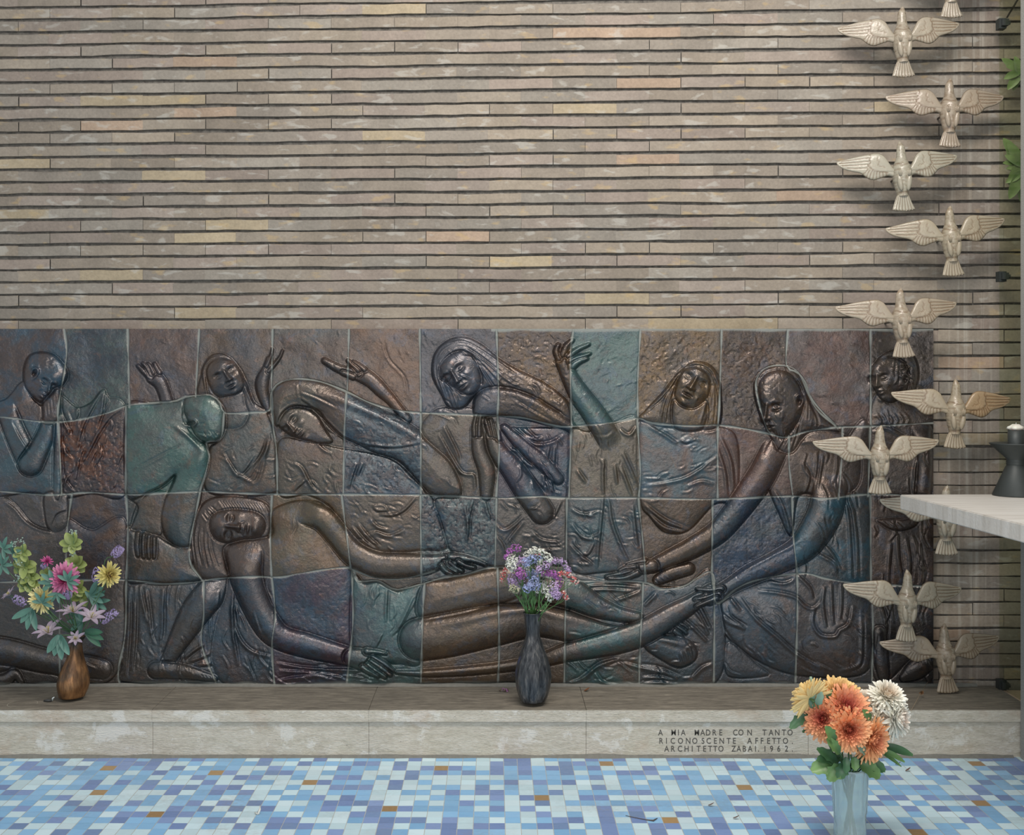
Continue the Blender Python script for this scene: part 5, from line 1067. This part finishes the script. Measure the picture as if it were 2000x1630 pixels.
for i, (pts, r, col, lab) in enumerate(SP):
    r *= 1.18
    dz = .03+.05*math.sin(i*2.1); cx0 = sum(p[0] for p in pts)/len(pts); cy0 = sum(p[1] for p in pts)/len(pts)
    ctr = P(cx0, cy0, dB+dz*.7+.02); root = empty('statice_sprig', ctr, label=lab, cat='flower', group='statice sprigs in the tall black vase')
    mb = MB(); nodes = []
    for px, py in pts:
        c0 = P(px, py, dB+dz*.7+.02); nodes.append(c0); nn_ = int(9+r*r*.62)
        for q in range(nn_):
            v = Vector((R.gauss(0, 1), R.gauss(0, 1), R.gauss(0, 1))).normalized(); 
            if v.y > .5: v.y *= -1
            p = c0+v*r*kB*R.uniform(.7, 1.12); j_ = R.uniform(.82, 1.15)
            cc = rgb(*[min(250, max(0, x*j_)) for x in (col if not (col == RD and R.random() < .4) else (222, 200, 190))])
            floret(mb, p, v+Vector((0, -.3, .3)), 1.75*kB*R.uniform(.8, 1.2), cc)
    mb.build('flower_head', M_petal, root)
    mb = MB(); base = mB+Vector((R.uniform(-.022, .022), R.uniform(-.02, .02), -.03))
    fork = base.lerp(ctr, .72)+Vector((0, .004, -.01))
    mb.tube([base, base.lerp(fork, .5)+Vector((0, 0, .004)), fork], [.0019, .0018, .0014], rgb(84, 122, 70), 6)
    for c0 in nodes: mb.tube([fork, fork.lerp(c0, .6)+Vector((0, 0, -.004)), c0], [.0012, .001, .0009], rgb(90, 128, 76), 5)
    for q in range(3):
        t = R.uniform(.3, .9); p0 = base.lerp(fork, t); bend(p0, Vector((R.uniform(-.4, .4), -.2, 1)), Vector((0, -1, 0)), .03, .0016, .2, rgb(70, 108, 60), rgb(92, 128, 72), mb, 4, .1)
    mb.build('stem', M_leaf, root)
# the mixed bouquet in the copper vase
kA = (D-dA)/F; mA = P(153, 1246, dA)
def PA(px, py, dz=0.0): return P(px, py, dA+dz)
def whorl(root, cpx, cpy, r, n, ang0, dz, c0, c1, wd=.34, tilt=.35):
    c0_ = PA(cpx, cpy, dz)
    for q in range(n):
        t = ang0+2*math.pi*q/n+R.uniform(-.2, .2); d_ = Vector((math.cos(t), -tilt+R.uniform(-.3, .2), math.sin(t)*.8+.1)); mb = MB()
        bend(c0_, d_, Vector((0, -1, .4)), r*kA*R.uniform(.85, 1.1), r*kA*wd, R.uniform(-.8, -.2), c0, c1, mb, 9, .2, 0, .08, .1); mb.build('leaf', M_leaf, root)
def sprig(name, lab, pts, dz, rad=.0016, col=GR1, cat='foliage'):
    base = mA+Vector((R.uniform(-.008, .008), R.uniform(-.008, .008), -.03)); q = [PA(x, y, dz) for x, y in pts]
    root = empty(name, q[0], label=lab, cat=cat); mb = MB()
    allp = [base, mA+Vector((0, 0, .01))]+q[::-1]; c_ = cr([tuple(v) for v in allp], step=.01); mb.tube([Vector(v) for v in c_], rad, col, 6)
    mb.build('stem', M_leaf, root); return root
YG0, YG1 = rgb(96, 112, 58), rgb(150, 162, 92)
r_ = sprig('leafy_sprig', 'yellow-green leafy sprig rising tallest in the left bouquet', [(143, 1042), (147, 1100), (150, 1150), (152, 1200)], .0)
for a in ((141, 1062, 24, 7, .3), (148, 1102, 26, 7, .9), (150, 1150, 22, 6, 0), (160, 1165, 22, 4, .5)): whorl(r_, *a, .0, YG0, YG1)
mb = MB()
for c0 in ((144, 1040), (142, 1082)):
    for q in range(14): floret(mb, PA(c0[0]+R.gauss(0, 4), c0[1]+R.gauss(0, 3), .01), (R.uniform(-1, 1), -1, .6), 1.6*kA, rgb(168, 188, 172))
mb.build('tiny_flowers', M_petal, r_, kind='stuff')
r_ = sprig('leafy_sprig', 'yellow-green leafy sprig at the left of the left bouquet', [(44, 1062), (48, 1105), (54, 1140), (90, 1190), (140, 1225)], .02)
for a in ((44, 1078, 20, 5, 1.2), (48, 1104, 25, 7, .3), (54, 1138, 24, 7, .7), (60, 1125, 22, 5, 0), (95, 1120, 20, 5, .2)): whorl(r_, *a, .02, YG0, YG1)
mb = MB()
for c0 in ((41, 1056), (27, 1062), (34, 1100), (35, 1127)):
    for q in range(12): floret(mb, PA(c0[0]+R.gauss(0, 4), c0[1]+R.gauss(0, 3), .04), (R.uniform(-1, 1), -1, .6), 1.5*kA, rgb(158, 182, 168))
mb.build('tiny_flowers', M_petal, r_, kind='stuff')
def bloom(name, lab, px, py, r, dz, nrm, ci, co_, n, seed, path, op=1.0, inner=.35, centre=None, cat='flower'):
    root = sprig(name, lab, [(px, py)]+path, dz, cat=cat); C = PA(px, py, dz+.012); mb = MB(); mum(mb, C, nrm, r*kA, rgb(*ci), rgb(*co_), n, seed, inner, op); mb.build('bloom', M_petal, root)
    if centre:
        mb = MB(); nv = Vector(nrm).normalized(); a_ = nv.orthogonal().normalized(); b_ = nv.cross(a_); mb.ellipsoid(C+nv*r*kA*.06, (a_*r*kA*.22, b_*r*kA*.22, nv*r*kA*.12), rgb(*centre), 14, 8); mb.build('flower_centre', M_petal, root)
    return root
bloom('pink_aster', 'pink and magenta double aster in the middle of the left bouquet', 123, 1131, 31, .05, (.05, -1, .15), (186, 60, 120), (216, 140, 176), 110, 5, [(135, 1180)])
bloom('pink_aster', 'small magenta aster half open above the yellow daisy', 93, 1094, 12, .02, (.5, -.5, .7), (170, 60, 120), (186, 84, 140), 36, 6, [(110, 1150)])
bloom('yellow_daisy', 'yellow daisy at the lower left of the left bouquet', 79, 1170, 27, .06, (-.25, -1, .15), (222, 206, 146), (232, 222, 164), 80, 7, [(110, 1205)], 1.0, .5)
bloom('yellow_daisy', 'yellow daisy seen from the side at the right, with dark centre', 215, 1122, 24, .05, (.75, -.65, -.05), (190, 168, 96), (226, 214, 140), 66, 8, [(195, 1160), (170, 1210)], 1.1, .6, (90, 60, 40))
def spike(lab, a, b, r, dz, path, n=150):
    root = sprig('lilac_spike', lab, [b, a]+path, dz, cat='flower'); root['group'] = 'lilac spikes in the left bouquet'; mb = MB()
    for q in range(n):
        t = R.random(); ang = R.uniform(0, 6.28); rr2 = r*(1-.35*abs(2*t-1)**2)
        x = a[0]+(b[0]-a[0])*t; y = a[1]+(b[1]-a[1])*t; dx, dy = b[0]-a[0], b[1]-a[1]; L = math.hypot(dx, dy)+1e-6
        o_ = math.cos(ang)*rr2; p = PA(x-dy/L*o_, y+dx/L*o_, dz+abs(math.sin(ang))*rr2*kA)
        j_ = R.uniform(.85, 1.15); floret(mb, p, (math.cos(ang), -1, .3), 1.7*kA, rgb(166*j_, 150*j_, 190*j_))
    mb.build('flower_spike', M_petal, root)
spike('lilac spike topmost at the right of the left bouquet', (221, 1086), (238, 1068), 8, .03, [(205, 1095), (190, 1160), (165, 1210)])
spike('fat lilac spike beside the side-on yellow daisy', (192, 1138), (196, 1108), 13, .03, [(185, 1170), (165, 1210)], 130)
spike('short lilac spike below the pink aster', (128, 1168), (135, 1154), 8, .06, [(135, 1200)])
spike('lilac spike pointing up right, low in the left bouquet', (198, 1214), (228, 1192), 8, .03, [(180, 1222), (165, 1235)], 110)
spike('lilac spike at the far left beside the yellow daisy', (52, 1180), (26, 1166), 8, .04, [(90, 1195), (130, 1225)], 90)
spike('lilac spike under the small magenta aster', (80, 1104), (96, 1108), 6, .02, [(110, 1150)], 50)
def lily(lab, px, py, r, dz, nrm, path, seed, yc=True):
    root = sprig('pale_lily', lab, [(px, py)]+path, dz, cat='flower'); root['group'] = 'pale lilac lilies in the left bouquet'; C = PA(px, py, dz+.015); rr_ = random.Random(seed)
    nv = Vector(nrm).normalized(); a_ = nv.orthogonal().normalized(); b_ = nv.cross(a_)
    for q in range(7):
        t = 2*math.pi*q/7+rr_.uniform(-.15, .15); rd = a_*math.cos(t)+b_*math.sin(t); mb = MB()
        bend(C, rd*.8+nv*.6, nv, r*kA*rr_.uniform(.85, 1.1), r*kA*.17, -.6, rgb(182, 172, 178), rgb(146, 130, 152), mb, 8, .3, 0, .05, .12); mb.build('petal', M_petal, root)
    mb = MB()
    for q in range(14):
        d_ = (nv+Vector((rr_.uniform(-.7, .7), rr_.uniform(-.7, .7), rr_.uniform(-.7, .7)))*.6).normalized(); mb.tube([C, C+d_*r*kA*.38, C+d_*r*kA*.42], [.0006, .0006, .0012], rgb(196, 184, 110), 5)
    mb.build('stamens', M_petal, root)
lily('pale lilac lily right of the yellow daisy', 143, 1196, 32, .06, (-.05, -.35, .95), [(148, 1225)], 1)
lily('pale lilac lily, lowest left of the left bouquet', 95, 1236, 34, .07, (-.1, -.4, .9), [(125, 1245)], 2)
lily('pale lilac lily leaning right near the low lilac spike', 178, 1206, 30, .05, (.3, -.5, .75), [(165, 1230)], 3)
lily('small pale lily just above the copper vase mouth', 148, 1248, 20, .06, (.1, -.7, .6), [(150, 1246)], 4)
lily('pale lilac lily at the far left edge of the left bouquet', 20, 1162, 20, .03, (-.6, -.3, .7), [(60, 1190), (120, 1225)], 5)
def palm(lab, px, py, r, dz, n, a0, a1, dark=False, path=()):
    root = sprig('palmate_leaf', lab, [(px, py)]+list(path), dz); root['group'] = 'blue-green palmate leaves in the left bouquet'
    for q in range(n):
        t = math.radians(a0+(a1-a0)*q/max(1, n-1)); mb = MB()
        bend(PA(px, py, dz+.006), Vector((math.cos(t), -.25, math.sin(t))), Vector((0, -1, .3)), r*kA*R.uniform(.85, 1.1), r*kA*.16, -.3, *( (rgb(40, 84, 64), rgb(52, 98, 72)) if dark else (TEAL, TEAL2)), mb, 9, .15, 0, .08, .08); mb.build('leaflet', M_leaf, root)
palm('blue-green leaf hanging at the lower left under the yellow daisy', 62, 1188, 40, .07, 4, 205, 285)
palm('blue-green leaf across the pink aster', 132, 1133, 24, .09, 6, -60, 150, path=[(140, 1180)])
palm('blue-green leaf left of the pink aster', 106, 1136, 30, .06, 4, 110, 215, path=[(130, 1190)])
palm('blue-green leaf in front of the yellow daisy', 82, 1176, 22, .10, 5, -20, 170, path=[(110, 1215)])
palm('blue-green leaf hanging over the copper vase', 116, 1240, 46, .10, 4, 235, 300, path=[(138, 1240)])
palm('blue-green leaf between daisy and pink aster', 112, 1158, 20, .08, 4, 190, 330, path=[(130, 1205)])
palm('dark green leaf at the lower right of the left bouquet', 166, 1232, 40, .05, 3, -40, 0, True, [(158, 1240)])
palm('blue-green leaf at the right, below the fat lilac spike', 176, 1160, 34, .02, 5, -60, 60, path=[(165, 1205)])
palm('blue-green leaf at the left picture edge, upper', 6, 1070, 24, .03, 5, -80, 120, path=[(30, 1110), (110, 1215)])
palm('blue-green leaf at the left picture edge, lower', 4, 1102, 24, .03, 5, -100, 100, path=[(30, 1130), (110, 1220)])
palm('blue-green leaf beside the far left sprig', 24, 1078, 22, .02, 3, -60, 90, path=[(40, 1120), (120, 1220)])
palm('blue-green leaf amid the stems right of centre', 186, 1175, 30, .0, 5, -30, 130, path=[(165, 1215)])
palm('blue-green leaf just behind the pale lilies', 160, 1212, 30, .02, 5, 100, 260, path=[(156, 1235)])

# ---------------------------------------------------------------- leaves seen through the glass
for lab, cxp, cyp, n, r in (('bright green leaves beyond the glass near the top right corner', 1992, 142, 7, 46), ('bright green leaves beyond the glass, beside the third dove from the top', 1990, 325, 12, 56)):
    c0 = P(cxp, cyp, .06); root = empty('shrub_branch', c0, label=lab, cat='foliage'); mb = MB(); mb.tube([c0+Vector((.25, -.02, .12)), c0+Vector((.1, 0, .03)), c0], .003, rgb(84, 96, 60)); mb.build('twig', M_leaf, root)
    for q in range(n):
        t = math.radians(110+180*q/n+R.uniform(-10, 10)); b_ = c0+Vector((R.uniform(0, .02), R.uniform(-.01, .01), R.uniform(-.03, .03))); mb = MB()
        Lr = min(r, (cxp-1958)/max(.2, abs(math.cos(t))))*D/F
        bend(b_, Vector((math.cos(t), -.05, math.sin(t))), Vector((0, -1, .2)), Lr, Lr*.2, -.3, rgb(92, 118, 74), rgb(128, 150, 100), mb, 8, .15, 0, .05, .1); mb.build('leaf', M_leaf, root)

# ---------------------------------------------------------------- small litter
def lit(name, lab, cat, fn): mb = MB(); mt = fn(mb); return tag(mb.build(name, mt), lab, cat)
def f1(mb):
    c0 = G(986, 1350, BT)
    for q in range(16): floret(mb, c0+Vector((R.gauss(0, .006), R.gauss(0, .004), .002+R.random()*.008)), (R.uniform(-1, 1), -1, 1), .0042, rgb(*R.choice([(150, 96, 150), (170, 120, 164), (96, 80, 70)])))
    return M_petal
lit('fallen_flower', 'fallen purple floret on the bench left of the black vase', 'flower', f1)
def f2(mb):
    c0 = G(1147, 1349, BT+.002); bend(c0-Vector((.012, 0, 0)), Vector((1, .2, .15)), Vector((0, 0, 1)), .026, .008, .8, rgb(110, 70, 46), rgb(130, 84, 54), mb, 6, .3); return M_leaf
lit('dead_leaf', 'small brown dead leaf on the bench right of the black vase', 'leaf', f2)
def f3(mb):
    c0 = G(97, 1370, BT); mb.tube([c0+Vector((-.022, 0, .004)), c0+Vector((-.005, -.004, .006)), c0+Vector((.008, 0, .005))], [.003, .006, .004], rgb(58, 60, 60), 8)
    mb.tube([c0+Vector((.010, .002, .003)), c0+Vector((.012, -.002, .014)), c0+Vector((.018, 0, .018))], [.0025, .003, .002], rgb(196, 206, 206), 8); return M_petal
lit('broken_clip', 'small black and white fragment at the foot of the copper vase', 'fragment', f3)
def f4(mb):
    a = G(1778, 1390, BT+.001); b = P(1812, 1338, .06); b.z = max(b.z, BT+.03); mb.tube([a, a.lerp(b, .5)+Vector((0, 0, .004)), b], .0008, rgb(150, 132, 108), 5)
    c0 = a.lerp(b, .62)
    for q in range(9): bend(c0, Vector((R.uniform(-1, 1), R.uniform(-1, 0), R.uniform(-.5, 1))), Vector((0, -1, 0)), .012, .0028, .5, rgb(130, 96, 66), rgb(160, 120, 84), mb, 4, .3)
    return M_leaf
lit('dried_flower', 'withered brown flower on a thin stalk lying below the lowest dove', 'flower', f4)
def f5(mb):
    c0 = G(504, 1590, .002); mb.tube([c0, c0+Vector((.004, .012, .012)), c0+Vector((.0, .03, .018))], [.004, .003, .001], rgb(214, 216, 208), 7); mb.tube([c0, c0+Vector((-.012, .008, .004))], [.003, .002], rgb(196, 198, 190), 6); return M_petal
lit('white_splinter', 'white splinter lying on the mosaic floor at the left', 'fragment', f5)
def f6(mb):
    p = [G(x, y, .003) for x, y in ((1222, 1592), (1240, 1596), (1262, 1600), (1276, 1602), (1284, 1597))]; mb.tube(p, [.001, .0012, .0015, .003, .001], rgb(84, 74, 66), 6); return M_leaf
lit('twig', 'thin dark twig on the mosaic floor left of the glass vase', 'twig', f6)
for i, (x, y, lab) in enumerate(((1389, 1572, 'curled dark leaf stalk on the floor, below the last letters of the dedication'), (1754, 1492, 'brown leaf scrap on the floor by the bench, right of the glass vase'), (1774, 1505, 'dark leaf scrap on the floor, nearest the right of the glass vase'), (1438, 1597, 'reddish leaf scrap on the floor, left of the glass vase'))):
    def f7(mb): c0 = G(x, y, .003); bend(c0-Vector((.01, 0, 0)), Vector((1, R.uniform(-.5, .3), .1)), Vector((0, 0, 1)), .024, .005, .9, rgb(92, 70, 60), rgb(112, 84, 74), mb, 6, .4); return M_leaf
    lit('leaf_scrap', lab, 'leaf', f7)
